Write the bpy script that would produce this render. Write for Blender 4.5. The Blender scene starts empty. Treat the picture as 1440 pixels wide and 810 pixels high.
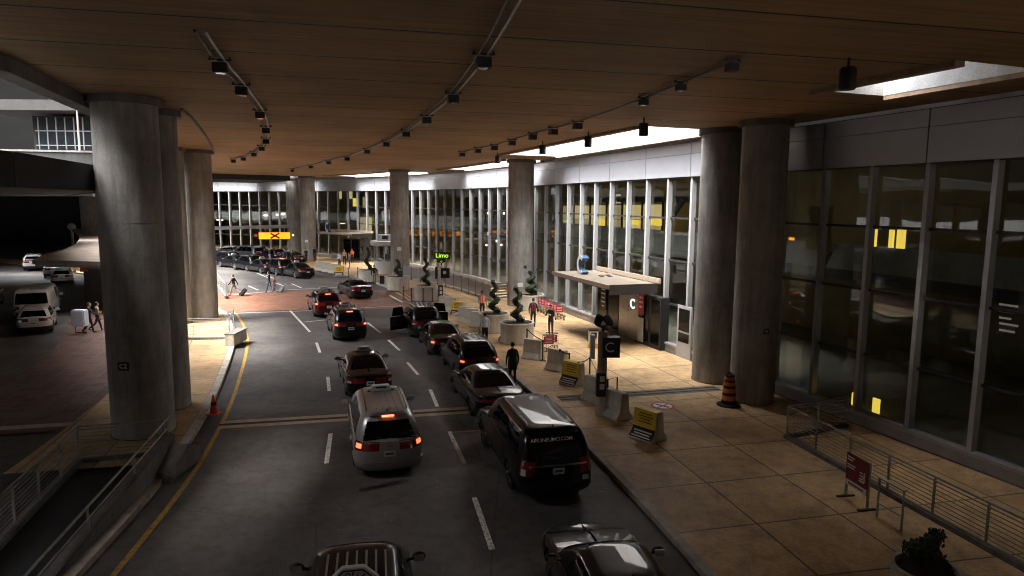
import bpy, bmesh, math, random
from mathutils import Vector, Matrix, Euler
random.seed(7)
R = math.radians
scene = bpy.context.scene
COL = scene.collection

# ---------------------------------------------------------------- camera survey
FPX, CAMH = 950.0, 7.7
PITCH = math.atan(120 / FPX); ROLL = R(-.5)
def at(px, py, z=0.0, Y=None):
    """ground survey: where the sight line of a photo pixel meets height z (or depth Y)"""
    u, v = (px - 720) / FPX, (405 - py) / FPX
    c, s = math.cos(ROLL), math.sin(ROLL)
    u, v = u * c + v * s, v * c - u * s
    d = (u, math.cos(PITCH) + v * math.sin(PITCH), -math.sin(PITCH) + v * math.cos(PITCH))
    t = (z - CAMH) / d[2] if Y is None else Y / d[1]
    return Vector((d[0] * t, d[1] * t, CAMH + d[2] * t))

# ---------------------------------------------------------------- materials
MATS = {}
def newmat(name):
    m = bpy.data.materials.new(name); m.use_nodes = True
    nt = m.node_tree; nt.nodes.clear()
    out = nt.nodes.new('ShaderNodeOutputMaterial')
    b = nt.nodes.new('ShaderNodeBsdfPrincipled')
    nt.links.new(b.outputs[0], out.inputs[0])
    MATS[name] = m
    return m, nt, b, out
def N(nt, typ, **kw):
    n = nt.nodes.new(typ)
    for k, v in kw.items():
        if k.startswith('_'): setattr(n, k[1:], v)
        else: n.inputs[k.replace('__', ' ')].default_value = v
    return n
def ramp(nt, fac, stops):
    r = nt.nodes.new('ShaderNodeValToRGB')
    el = r.color_ramp.elements
    while len(el) < len(stops): el.new(.5)
    for e, (p, c) in zip(el, stops):
        e.position = p; e.color = (c[0], c[1], c[2], 1) if not isinstance(c, (int, float)) else (c, c, c, 1)
    nt.links.new(fac, r.inputs[0])
    return r
def mathn(nt, op, a, b=None, c=None):
    n = nt.nodes.new('ShaderNodeMath'); n.operation = op
    for i, x in enumerate((a, b, c)):
        if x is None: continue
        if isinstance(x, (int, float)): n.inputs[i].default_value = x
        else: nt.links.new(x, n.inputs[i])
    return n.outputs[0]
def mixc(nt, fac, a, b, mode='MIX'):
    n = nt.nodes.new('ShaderNodeMix'); n.data_type = 'RGBA'; n.blend_type = mode
    for sock, x in ((n.inputs[0], fac), (n.inputs[6], a), (n.inputs[7], b)):
        if isinstance(x, (int, float)): sock.default_value = x
        elif isinstance(x, tuple): sock.default_value = (x[0], x[1], x[2], 1)
        else: nt.links.new(x, sock)
    return n.outputs[2]
def bump(nt, b, h, strength=.3, dist=.02):
    n = N(nt, 'ShaderNodeBump', Strength=strength, Distance=dist)
    nt.links.new(h, n.inputs['Height']); nt.links.new(n.outputs[0], b.inputs['Normal'])
def simple(name, col, rough=.5, metal=0.0, coat=0.0, var=.15, scale=6.0, emit=None, est=0.0, spec=.5):
    m, nt, b, o = newmat(name)
    b.inputs['Roughness'].default_value = rough; b.inputs['Metallic'].default_value = metal
    b.inputs['Coat Weight'].default_value = coat; b.inputs['Coat Roughness'].default_value = .04
    b.inputs['Specular IOR Level'].default_value = spec
    if var > 0:
        tc = N(nt, 'ShaderNodeTexCoord'); nz = N(nt, 'ShaderNodeTexNoise', Scale=scale, Detail=5.0, Roughness=.6)
        nt.links.new(tc.outputs['Object'], nz.inputs['Vector'])
        r = ramp(nt, nz.outputs[0], [(.3, tuple(c * (1 - var) for c in col)), (.7, tuple(min(1, c * (1 + var)) for c in col))])
        nt.links.new(r.outputs[0], b.inputs['Base Color'])
        rr = mathn(nt, 'MULTIPLY_ADD', nz.outputs[0], .2 * rough, rough * .9)
        nt.links.new(rr, b.inputs['Roughness'])
    else:
        b.inputs['Base Color'].default_value = (*col, 1)
    if emit:
        b.inputs['Emission Color'].default_value = (*emit, 1); b.inputs['Emission Strength'].default_value = est
    return m
def concrete(name, col, streak=.35, rough=.85, fine=30):
    m, nt, b, o = newmat(name)
    tc = N(nt, 'ShaderNodeTexCoord'); mp = N(nt, 'ShaderNodeMapping', Scale=(1.3, 1.3, .18))
    nt.links.new(tc.outputs['Object'], mp.inputs[0])
    n1 = N(nt, 'ShaderNodeTexNoise', Scale=3.0, Detail=8.0, Roughness=.7); nt.links.new(mp.outputs[0], n1.inputs[0])
    n2 = N(nt, 'ShaderNodeTexNoise', Scale=fine, Detail=4.0); nt.links.new(tc.outputs['Object'], n2.inputs[0])
    n3 = N(nt, 'ShaderNodeTexNoise', Scale=.8, Detail=6.0, Roughness=.65); nt.links.new(tc.outputs['Object'], n3.inputs[0])
    a = ramp(nt, n1.outputs[0], [(.3, tuple(c * (1 - streak) for c in col)), (.7, tuple(c * (1 + streak * .5) for c in col))])
    c = mixc(nt, .5, a.outputs[0], ramp(nt, n2.outputs[0], [(.3, .45), (.7, 1.0)]).outputs[0], 'MULTIPLY')
    c = mixc(nt, .55, c, ramp(nt, n3.outputs[0], [(.35, .55), (.6, 1.1)]).outputs[0], 'MULTIPLY')
    nt.links.new(c, b.inputs['Base Color']); b.inputs['Roughness'].default_value = rough
    bump(nt, b, n2.outputs[0], .35, .01)
    return m
def uvgrid(nt, sp, tp, ws, wt, stagger=0.0):
    """dark joint mask from UV metres: returns (joint, cell_random)"""
    uv = N(nt, 'ShaderNodeUVMap'); sx = N(nt, 'ShaderNodeSeparateXYZ'); nt.links.new(uv.outputs[0], sx.inputs[0])
    tt = mathn(nt, 'DIVIDE', sx.outputs[1], tp); ti = mathn(nt, 'FLOOR', tt); tf = mathn(nt, 'FRACT', tt)
    ss = mathn(nt, 'DIVIDE', sx.outputs[0], sp)
    if stagger: ss = mathn(nt, 'MULTIPLY_ADD', ti, stagger, ss)
    si = mathn(nt, 'FLOOR', ss); sf = mathn(nt, 'FRACT', ss)
    j1 = mathn(nt, 'LESS_THAN', mathn(nt, 'PINGPONG', sf, .5), ws / sp / 2)
    j2 = mathn(nt, 'LESS_THAN', mathn(nt, 'PINGPONG', tf, .5), wt / tp / 2)
    j = mathn(nt, 'MAXIMUM', j1, j2)
    cx = N(nt, 'ShaderNodeCombineXYZ'); nt.links.new(si, cx.inputs[0]); nt.links.new(ti, cx.inputs[1])
    wn = N(nt, 'ShaderNodeTexWhiteNoise'); nt.links.new(cx.outputs[0], wn.inputs['Vector'])
    return j, wn.outputs[0]
def paving(name, col, sp, tp, w, var=.12, stagger=0.0, jointcol=(.05, .035, .022), stain=.45):
    m, nt, b, o = newmat(name)
    j, rnd = uvgrid(nt, sp, tp, w, w, stagger)
    tc = N(nt, 'ShaderNodeTexCoord')
    n1 = N(nt, 'ShaderNodeTexNoise', Scale=.45, Detail=8.0, Roughness=.65); nt.links.new(tc.outputs['Object'], n1.inputs[0])
    n2 = N(nt, 'ShaderNodeTexNoise', Scale=14.0, Detail=6.0, Roughness=.7); nt.links.new(tc.outputs['Object'], n2.inputs[0])
    n4 = N(nt, 'ShaderNodeTexNoise', Scale=2.2, Detail=7.0, Roughness=.75); nt.links.new(tc.outputs['Object'], n4.inputs[0])
    base = mixc(nt, rnd, tuple(c * (1 - var) for c in col), tuple(c * (1 + var) for c in col))
    c = mixc(nt, 1.0, base, ramp(nt, n1.outputs[0], [(.3, 1 - stain * .8), (.62, 1.08)]).outputs[0], 'MULTIPLY')
    c = mixc(nt, .75, c, ramp(nt, n2.outputs[0], [(.32, .62), (.66, 1.12)]).outputs[0], 'MULTIPLY')
    c = mixc(nt, .7, c, ramp(nt, n4.outputs[0], [(.38, .6), (.55, 1.06)]).outputs[0], 'MULTIPLY')
    vg = N(nt, 'ShaderNodeTexVoronoi', Scale=2.6); nt.links.new(tc.outputs['Object'], vg.inputs['Vector'])
    gum = mathn(nt, 'MULTIPLY', mathn(nt, 'LESS_THAN', vg.outputs['Distance'], .075), mathn(nt, 'GREATER_THAN', vg.outputs['Color'], .45))
    c = mixc(nt, mathn(nt, 'MULTIPLY', gum, .5), c, jointcol)
    c = mixc(nt, mathn(nt, 'MULTIPLY', j, .85), c, jointcol)
    nt.links.new(c, b.inputs['Base Color'])
    b.inputs['Roughness'].default_value = .62
    h = mathn(nt, 'MULTIPLY_ADD', j, -1.0, mathn(nt, 'MULTIPLY', n2.outputs[0], .25))
    bump(nt, b, h, .4, .015)
    return m

concrete('column_concrete', (.40, .375, .345), .4)
concrete('dark_concrete', (.2, .19, .18))
concrete('dimmed_concrete', (.035, .034, .033))  # near-black colour stands in for dim light on the left structures
concrete('pale_concrete', (.52, .48, .41), .25)
concrete('barrier_concrete', (.70, .65, .55), .25, fine=18)
concrete('shaft_concrete', (.72, .72, .72), .12)
paving('sidewalk_paving', (.60, .385, .185), 2.45, 2.3, .05)
paving('left_paving', (.50, .325, .165), 2.4, 1.9, .04)
paving('brick_paving', (.24, .105, .062), .42, .21, .022, .3, .5, (.10, .06, .045), .35)
paving('plaza_brick', (.115, .056, .042), .62, .62, .045, .35, 0, (.13, .09, .075), .4)
simple('kerb_stone', (.40, .36, .30), .8, var=.3, scale=3)
simple('trench_tan', (.33, .23, .16), .8, var=.3, scale=4)
simple('grate_grey', (.14, .12, .10), .85, 0, var=.3, scale=9)
simple('slot_black', (.012, .011, .01), .8, var=0)

# asphalt: aggregate speckle, tyre-polished bands, oil drips
m, nt, b, o = newmat('asphalt')
tc = N(nt, 'ShaderNodeTexCoord')
n1 = N(nt, 'ShaderNodeTexNoise', Scale=.35, Detail=8.0, Roughness=.65); nt.links.new(tc.outputs['Object'], n1.inputs[0])
n2 = N(nt, 'ShaderNodeTexNoise', Scale=38.0, Detail=3.0, Roughness=.8); nt.links.new(tc.outputs['Object'], n2.inputs[0])
v = N(nt, 'ShaderNodeTexVoronoi', Scale=5.0); nt.links.new(tc.outputs['Object'], v.inputs['Vector'])
n3 = N(nt, 'ShaderNodeTexNoise', Scale=3.2, Detail=6.0, Roughness=.75); nt.links.new(tc.outputs['Object'], n3.inputs[0])
c = ramp(nt, n1.outputs[0], [(.32, (.046, .042, .041)), (.66, (.112, .103, .098))]).outputs[0]
c = mixc(nt, .8, c, ramp(nt, n2.outputs[0], [(.35, .55), (.7, 1.45)]).outputs[0], 'MULTIPLY')
c = mixc(nt, .6, c, ramp(nt, n3.outputs[0], [(.36, .5), (.52, 1.1)]).outputs[0], 'MULTIPLY')
ve = N(nt, 'ShaderNodeTexVoronoi', Scale=.16); ve.feature = 'DISTANCE_TO_EDGE'
nt.links.new(mixc(nt, .12, tc.outputs['Object'], n3.outputs['Color'], 'ADD'), ve.inputs['Vector'])
c = mixc(nt, mathn(nt, 'MULTIPLY', mathn(nt, 'LESS_THAN', ve.outputs['Distance'], .003), .4), c, (.012, .011, .01))
uv = N(nt, 'ShaderNodeUVMap'); sx = N(nt, 'ShaderNodeSeparateXYZ'); nt.links.new(uv.outputs[0], sx.inputs[0])
band = mathn(nt, 'PINGPONG', mathn(nt, 'DIVIDE', sx.outputs[1], 1.75), 1.0)
c = mixc(nt, .35, c, ramp(nt, band, [(.1, .65), (.6, 1.1)]).outputs[0], 'MULTIPLY')
chip = mathn(nt, 'MULTIPLY', mathn(nt, 'LESS_THAN', v.outputs['Distance'], .10), mathn(nt, 'GREATER_THAN', v.outputs['Color'], .70))
c = mixc(nt, mathn(nt, 'MULTIPLY', chip, .75), c, (.30, .27, .24))
nt.links.new(c, b.inputs['Base Color']); b.inputs['Roughness'].default_value = .72
bump(nt, b, n2.outputs[0], .45, .008)

# worn road paint
def paint(name, col):
    m, nt, b, o = newmat(name)
    tc = N(nt, 'ShaderNodeTexCoord'); n1 = N(nt, 'ShaderNodeTexNoise', Scale=9.0, Detail=7.0, Roughness=.75)
    nt.links.new(tc.outputs['Object'], n1.inputs[0])
    nt.links.new(ramp(nt, n1.outputs[0], [(.36, tuple(x * .22 for x in col)), (.54, col)]).outputs[0], b.inputs['Base Color'])
    b.inputs['Roughness'].default_value = .7
paint('white_paint', (.80, .78, .74)); paint('yellow_paint', (.42, .24, .04)); paint('red_paint', (.5, .06, .05))

# board-marked ceiling, warm colour stands in for light bounced off the pavement
m, nt, b, o = newmat('deck_soffit')
tc = N(nt, 'ShaderNodeTexCoord'); mp = N(nt, 'ShaderNodeMapping'); mp.inputs['Rotation'].default_value = (0, 0, R(-13))
nt.links.new(tc.outputs['Object'], mp.inputs[0])
mp2 = N(nt, 'ShaderNodeMapping', Scale=(.12, 4.5, 1)); nt.links.new(mp.outputs[0], mp2.inputs[0])
n1 = N(nt, 'ShaderNodeTexNoise', Scale=1.6, Detail=9.0, Roughness=.72); nt.links.new(mp2.outputs[0], n1.inputs[0])
n2 = N(nt, 'ShaderNodeTexNoise', Scale=.22, Detail=6.0, Roughness=.6); nt.links.new(tc.outputs['Object'], n2.inputs[0])
sp = N(nt, 'ShaderNodeSeparateXYZ'); nt.links.new(mp.outputs[0], sp.inputs[0])
jy = mathn(nt, 'PINGPONG', mathn(nt, 'FRACT', mathn(nt, 'DIVIDE', mathn(nt, 'ADD', sp.outputs[1], .55), 2.7)), .5)
jt = mathn(nt, 'LESS_THAN', jy, .013)
c = ramp(nt, n1.outputs[0], [(.28, (.23, .133, .060)), (.5, (.38, .228, .105)), (.72, (.50, .31, .15))]).outputs[0]
c = mixc(nt, .8, c, ramp(nt, n2.outputs[0], [(.3, .55), (.65, 1.1)]).outputs[0], 'MULTIPLY')
c = mixc(nt, jt, c, (.012, .01, .008))
nt.links.new(c, b.inputs['Base Color']); b.inputs['Roughness'].default_value = .75
bump(nt, b, mathn(nt, 'MULTIPLY_ADD', jt, -2.0, n1.outputs[0]), .35, .03)

simple('fascia_metal', (.42, .43, .46), .38, .55, var=.06, scale=.8)
simple('fascia_joint', (.06, .06, .065), .6, var=0)
simple('mullion_metal', (.37, .37, .38), .4, .35, var=.08, scale=2)
simple('sill_metal', (.30, .30, .31), .5, .3, var=.12, scale=2)
simple('dark_metal', (.035, .034, .033), .45, .4, var=.2, scale=8)
simple('rail_metal', (.34, .33, .31), .42, .6, var=.2, scale=6)
simple('steel', (.34, .33, .32), .28, .9, var=.15, scale=1.5)
simple('galvanised', (.36, .37, .38), .45, .6, var=.15, scale=3)
simple('black_box', (.012, .011, .010), .5, var=.3, scale=12)
simple('black_plastic', (.010, .010, .010), .45, var=.2, scale=14)
simple('rubber', (.012, .012, .012), .85, var=.3, scale=20)
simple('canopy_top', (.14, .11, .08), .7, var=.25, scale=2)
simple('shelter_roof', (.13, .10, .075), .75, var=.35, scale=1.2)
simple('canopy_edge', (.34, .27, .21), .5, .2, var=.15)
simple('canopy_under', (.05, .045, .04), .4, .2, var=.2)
simple('wall_olive', (.30, .24, .12), .8, var=.2, scale=.6)
simple('interior_grey', (.16, .16, .155), .7, var=.2, scale=.5)
simple('interior_floor_stone', (.22, .21, .19), .3, var=.2, scale=.7)
simple('lit_cream', (.6, .5, .25), .6, var=0, emit=(1, .80, .38), est=0.028)
simple('lit_beige', (.5, .45, .3), .6, var=.3, scale=.8, emit=(1, .80, .46), est=0.016)
simple('lit_yellow', (.6, .45, .08), .6, var=0, emit=(1, .70, .10), est=0.056)
simple('lit_lamp', (.8, .8, .8), .5, var=0, emit=(1, .82, .55), est=1.1)
simple('lit_blue_screen', (.3, .4, .5), .3, var=0, emit=(.55, .78, 1), est=0.12)
simple('lit_amber', (.9, .5, .05), .4, var=0, emit=(1, .24, .006), est=0.105)
simple('lit_amber_bulb', (.9, .5, .1), .4, var=0, emit=(1, .45, .10), est=0.9)
simple('lit_brake', (.5, .02, .02), .25, var=0, emit=(1, .10, .05), est=0.3375)
simple('lit_marker', (.55, .05, .03), .2, var=0, emit=(1, .16, .06), est=0.105)
simple('lit_green', (.3, .6, .05), .4, var=0, emit=(.55, 1, .08), est=0.049)
simple('lit_white', (.7, .8, .8), .4, var=0, emit=(.75, 1, .95), est=0.105)
simple('tail_red', (.20, .010, .012), .12, coat=1, var=0)
simple('tail_amber', (.55, .16, .02), .15, coat=1, var=0)
simple('lamp_clear', (.45, .46, .48), .1, coat=1, var=0)
simple('sign_red', (.20, .018, .035), .45, var=.08)
simple('banner_red', (.45, .03, .06), .5, var=.08)
simple('sign_yellow', (.72, .47, .03), .5, var=.08)
simple('sign_white', (.72, .70, .66), .5, var=.05)
simple('sign_black', (.012, .012, .013), .4, var=0)
simple('plate_white', (.62, .65, .62), .35, var=.1, scale=30)
simple('plate_blue', (.05, .10, .22), .4, var=0)
simple('sign_blue', (.025, .07, .15), .35, var=.15)
simple('drum_orange', (.62, .14, .03), .5, var=.12)
simple('cone_red', (.62, .07, .03), .5, var=.1)
simple('soil', (.03, .022, .015), .9, var=.4, scale=20)
simple('bark', (.06, .04, .025), .9, var=.3, scale=20)
simple('kiosk_white', (.55, .55, .55), .5, var=.12)
simple('skin', (.42, .25, .17), .6, var=.08)
simple('skin_dark', (.16, .085, .055), .6, var=.08)
simple('eye_dark', (.01, .01, .01), .3, var=0)
simple('hair_black', (.010, .008, .007), .6, var=.3, scale=40)
simple('hair_brown', (.06, .032, .018), .6, var=.3, scale=40)
simple('cloth_black', (.010, .010, .012), .85, var=.3, scale=10)
simple('cloth_navy', (.02, .026, .045), .85, var=.3, scale=10)
simple('cloth_denim', (.06, .10, .14), .85, var=.3, scale=10)
simple('cloth_white', (.60, .64, .72), .8, var=.08, scale=10)
simple('cloth_grey', (.22, .22, .23), .85, var=.2, scale=10)
simple('cloth_pink', (.50, .22, .22), .85, var=.2, scale=10)
simple('cloth_khaki', (.30, .23, .15), .85, var=.2, scale=10)
simple('cloth_orange', (.70, .16, .04), .7, var=.1, scale=10)
simple('cloth_red', (.13, .014, .014), .8, var=.1, scale=10)
simple('shoe_dark', (.02, .018, .016), .6, var=.2)
simple('chrome', (.6, .6, .6), .12, 1.0, var=0)
simple('rim_alloy', (.42, .42, .43), .25, .9, var=.1)
simple('brick_red', (.20, .075, .045), .85, var=.3, scale=3)
simple('far_glass', (.02, .026, .03), .12, var=.3, scale=.5)

def carpaint(name, col, metal=0.0, rough=.35):
    m, nt, b, o = newmat(name)
    tc = N(nt, 'ShaderNodeTexCoord'); n1 = N(nt, 'ShaderNodeTexNoise', Scale=1.5, Detail=6.0, Roughness=.7)
    nt.links.new(tc.outputs['Object'], n1.inputs[0])
    sxyz = N(nt, 'ShaderNodeSeparateXYZ'); nt.links.new(tc.outputs['Object'], sxyz.inputs[0])
    dust = mathn(nt, 'MULTIPLY', mathn(nt, 'LESS_THAN', mathn(nt, 'ADD', sxyz.outputs[2], mathn(nt, 'MULTIPLY', n1.outputs[0], .4)), .5), .25)
    c = mixc(nt, dust, col, (.05, .045, .04)); nt.links.new(c, b.inputs['Base Color'])
    b.inputs['Metallic'].default_value = metal
    nt.links.new(mathn(nt, 'MULTIPLY_ADD', n1.outputs[0], .12, rough - .06), b.inputs['Roughness'])
    b.inputs['Specular IOR Level'].default_value = .1; b.inputs['Coat Weight'].default_value = 1; b.inputs['Coat Roughness'].default_value = .03; b.inputs['Coat IOR'].default_value = 1.28
carpaint('paint_black', (.006, .006, .007)); carpaint('paint_silver', (.34, .34, .335), .6, .36)
carpaint('paint_red', (.035, .003, .004)); carpaint('paint_white', (.55, .55, .54)); carpaint('paint_grey', (.10, .10, .105), .4)
carpaint('paint_navy', (.01, .016, .03))
simple('car_glass', (.003, .003, .004), .05, spec=.26, var=0)

# facade glass: clear pane, dark tint, mirror reflection by angle
def glassmat(name, tint, refl):
    m, nt, b, o = newmat(name)
    nt.nodes.remove(b)
    tr = N(nt, 'ShaderNodeBsdfTransparent'); tr.inputs[0].default_value = (*tint, 1)
    gl = N(nt, 'ShaderNodeBsdfGlossy', Roughness=.015); gl.inputs[0].default_value = (*refl, 1)
    fr = N(nt, 'ShaderNodeFresnel', IOR=1.55); mx = N(nt, 'ShaderNodeMixShader')
    tc = N(nt, 'ShaderNodeTexCoord'); nz = N(nt, 'ShaderNodeTexNoise', Scale=.35, Detail=2.0)
    nt.links.new(tc.outputs['Object'], nz.inputs[0])
    bp = N(nt, 'ShaderNodeBump', Strength=.06, Distance=.2); nt.links.new(nz.outputs[0], bp.inputs['Height'])
    nt.links.new(bp.outputs[0], gl.inputs['Normal'])
    ge = nt.nodes.new('ShaderNodeNewGeometry')
    nt.links.new(mathn(nt, 'MULTIPLY', mathn(nt, 'MINIMUM', mathn(nt, 'MULTIPLY', fr.outputs[0], 1.3), 1.0), mathn(nt, 'SUBTRACT', 1.0, ge.outputs['Backfacing'])), mx.inputs[0])
    nt.links.new(tr.outputs[0], mx.inputs[1]); nt.links.new(gl.outputs[0], mx.inputs[2]); nt.links.new(mx.outputs[0], o.inputs[0])
glassmat('facade_glass', (.80, .82, .79), (.8, .85, .85))
glassmat('booth_glass', (.6, .62, .62), (.9, .9, .9))

# topiary leaves
m, nt, b, o = newmat('leaf')
oi = N(nt, 'ShaderNodeTexCoord'); nz = N(nt, 'ShaderNodeTexNoise', Scale=9.0, Detail=4.0); nt.links.new(oi.outputs['Object'], nz.inputs[0])
nt.links.new(ramp(nt, nz.outputs[0], [(.35, (.012, .022, .008)), (.65, (.045, .07, .022))]).outputs[0], b.inputs['Base Color'])
b.inputs['Roughness'].default_value = .6

# ---------------------------------------------------------------- mesh helpers
class MB:
    def __init__(s): s.v = []; s.f = []; s.mi = []; s.uv = {}
    def add(s, vs, fs, mi=0):
        o = len(s.v); s.v += [Vector(p) for p in vs]
        for f in fs: s.f.append([i + o for i in f]); s.mi.append(mi)
        return o
    def box(s, c, d, mi=0, rot=None, taper=1.0):
        c = Vector(c); x, y, z = d[0] / 2, d[1] / 2, d[2] / 2
        P = [Vector((a * x * (taper if k > 0 else 1), b_ * y * (taper if k > 0 else 1), k * z)) for k in (-1, 1) for b_ in (-1, 1) for a in (-1, 1)]
        if rot is not None: P = [rot @ p for p in P]
        s.add([c + p for p in P], [(0, 2, 3, 1), (4, 5, 7, 6), (0, 1, 5, 4), (2, 6, 7, 3), (0, 4, 6, 2), (1, 3, 7, 5)], mi); return s
    def bar(s, a, b, w, h=None, mi=0):
        """rectangular bar from a to b"""
        a, b = Vector(a), Vector(b); d = b - a
        q = d.to_track_quat('Y', 'Z').to_matrix()
        return s.box((a + b) / 2, (w, d.length, h or w), mi, q)
    def tube(s, pts, r, n=8, mi=0, cap=True):
        pts = [Vector(p) for p in pts]; rs = r if isinstance(r, (list, tuple)) else [r] * len(pts)
        rings = []; up = Vector((0, 0, 1))
        for i, p in enumerate(pts):
            d = (pts[min(i + 1, len(pts) - 1)] - pts[max(i - 1, 0)]).normalized()
            u = d.cross(up); u = u.normalized() if u.length > 1e-3 else Vector((1, 0, 0))
            w = d.cross(u).normalized()
            rings.append([p + (u * math.cos(2 * math.pi * k / n) + w * math.sin(2 * math.pi * k / n)) * rs[i] for k in range(n)])
        return s.loft(rings, mi, True, cap)
    def loft(s, rings, mi=0, closed=True, cap=True):
        n = len(rings[0]); o = len(s.v)
        vs = [p for r in rings for p in r]; fs = []
        for i in range(len(rings) - 1):
            for k in range(n if closed else n - 1):
                k2 = (k + 1) % n
                fs.append((i * n + k, i * n + k2, (i + 1) * n + k2, (i + 1) * n + k))
        if cap:
            fs.append(tuple(range(n - 1, -1, -1))); fs.append(tuple((len(rings) - 1) * n + k for k in range(n)))
        s.add(vs, fs, mi); return s
    def lathe(s, prof, c=(0, 0, 0), n=24, mi=0, axis='Z', cap=True):
        c = Vector(c); rings = []
        for r, z in prof:
            ring = []
            for k in range(n):
                a = 2 * math.pi * k / n; x, y = r * math.cos(a), r * math.sin(a)
                ring.append(c + (Vector((x, y, z)) if axis == 'Z' else Vector((z, x, y))))
            rings.append(ring)
        return s.loft(rings, mi, True, cap)
    def prism(s, poly, z0, z1, mi=0):
        n = len(poly)
        vs = [Vector((p[0], p[1], z0)) for p in poly] + [Vector((p[0], p[1], z1)) for p in poly]
        s.add(vs, [tuple(range(n - 1, -1, -1)), tuple(range(n, 2 * n))] + [(i, (i + 1) % n, n + (i + 1) % n, n + i) for i in range(n)], mi); return s
    def ball(s, c, r, nu=12, nv=8, mi=0):
        c = Vector(c); r = r if isinstance(r, (tuple, list)) else (r, r, r)
        rings = [[c + Vector((r[0] * math.sin(t) * math.cos(2 * math.pi * k / nu), r[1] * math.sin(t) * math.sin(2 * math.pi * k / nu), -r[2] * math.cos(t))) for k in range(nu)]
                 for t in [math.pi * (i + .02) / (nv + .04) for i in range(nv + 1)]]
        return s.loft(rings, mi)
    def build(s, name, mats, parent=None, world=False, smooth=None, bevel=0.0, normals=True):
        me = bpy.data.meshes.new(name)
        off = Vector(parent.location) if (world and parent is not None) else Vector((0, 0, 0))
        me.from_pydata([tuple(p - off) for p in s.v], [], s.f)
        for mt in (mats if isinstance(mats, (list, tuple)) else [mats]): me.materials.append(MATS[mt])
        me.polygons.foreach_set('material_index', s.mi)
        if s.uv:
            l = me.uv_layers.new(name='UVMap')
            for i, lp in enumerate(me.loops):
                if lp.vertex_index in s.uv: l.data[i].uv = s.uv[lp.vertex_index]
        if normals or bevel:
            bm = bmesh.new(); bm.from_mesh(me)
            if bevel:
                bmesh.ops.bevel(bm, geom=[e for e in bm.edges if len(e.link_faces) == 2 and e.calc_face_angle(0) > .5], offset=bevel, segments=2, affect='EDGES', clamp_overlap=True)
            if normals: bmesh.ops.recalc_face_normals(bm, faces=bm.faces)
            bm.to_mesh(me); bm.free()
        if smooth:
            me.polygons.foreach_set('use_smooth', [True] * len(me.polygons)); me.set_sharp_from_angle(angle=R(smooth))
        o = bpy.data.objects.new(name, me); COL.objects.link(o)
        if parent is not None: o.parent = parent
        return o
def tag(o, label=None, cat=None, group=None, kind=None):
    if label: o['label'] = label
    if cat: o['category'] = cat
    if group: o['group'] = group
    if kind: o['kind'] = kind
    return o
def empty(name, loc, label, cat, group=None, rz=0.0):
    o = bpy.data.objects.new(name, None); COL.objects.link(o); o.empty_display_size = .2
    o.location = loc; o.rotation_euler = (0, 0, rz)
    return tag(o, label, cat, group)
def copy_tree(o, parent=None):
    c = o.copy(); COL.objects.link(c); c.parent = parent
    for ch in list(o.children): copy_tree(ch, c)
    return c
def place(o, loc, rz, label=None, group=None, cat=None):
    o.location = loc; o.rotation_euler = (0, 0, rz); return tag(o, label, cat, group)
def text(body, size, mat, parent, mtx, name='lettering', depth=.004, align='CENTER', bold=0.0):
    cu = bpy.data.curves.new(name, 'FONT'); cu.body = body; cu.size = size; cu.extrude = depth; cu.offset = bold
    cu.align_x = align; cu.align_y = 'CENTER'
    t = bpy.data.objects.new(name, cu); COL.objects.link(t)
    bpy.context.view_layer.update()
    me = bpy.data.meshes.new_from_object(t.evaluated_get(bpy.context.evaluated_depsgraph_get()))
    bpy.data.objects.remove(t); bpy.data.curves.remove(cu)
    me.transform(mtx); me.materials.clear(); me.materials.append(MATS[mat])
    o = bpy.data.objects.new(name, me); COL.objects.link(o)
    if parent is not None: o.parent = parent
    return o
def frame(origin, xdir, ydir):
    x = Vector(xdir).normalized(); y = Vector(ydir).normalized(); z = x.cross(y)
    m = Matrix((x, y, z)).transposed().to_4x4(); m.translation = Vector(origin); return m
def evalmesh(o):
    bpy.context.view_layer.update()
    return bpy.data.meshes.new_from_object(o.evaluated_get(bpy.context.evaluated_depsgraph_get()))
def catmull(P, step=1.0):
    P = [Vector((p[0], p[1], 0)) for p in P]; out = []
    for i in range(len(P) - 1):
        p0, p1, p2, p3 = P[max(i - 1, 0)], P[i], P[i + 1], P[min(i + 2, len(P) - 1)]
        k = max(2, int((p2 - p1).length / step))
        for j in range(k):
            t = j / k
            out.append(.5 * ((2 * p1) + (p2 - p0) * t + (2 * p0 - 5 * p1 + 4 * p2 - p3) * t * t + (3 * p1 - p0 - 3 * p2 + p3) * t ** 3))
    out.append(P[-1]); return out
class Path:
    def __init__(s, P, step=.5):
        s.p = catmull(P, step); s.l = [0.0]
        for a, b in zip(s.p, s.p[1:]): s.l.append(s.l[-1] + (b - a).length)
        s.L = s.l[-1]
    def pt(s, d):
        d = min(max(d, 0), s.L - 1e-4); lo, hi = 0, len(s.l) - 1
        while hi - lo > 1:
            m = (lo + hi) // 2
            if s.l[m] <= d: lo = m
            else: hi = m
        t = (d - s.l[lo]) / (s.l[hi] - s.l[lo]); return s.p[lo].lerp(s.p[hi], t)
    def dir(s, d): return (s.pt(min(d + .4, s.L)) - s.pt(max(d - .4, 0))).normalized()
    def near(s, q):
        q = Vector((q[0], q[1], 0)); i = min(range(len(s.p)), key=lambda k: (s.p[k] - q).length); return s.l[i]
    def off(s, d, o, z=0.0):
        """o metres to the left of travel"""
        t = s.dir(d); p = s.pt(d); return Vector((p.x - t.y * o, p.y + t.x * o, z))

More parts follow.
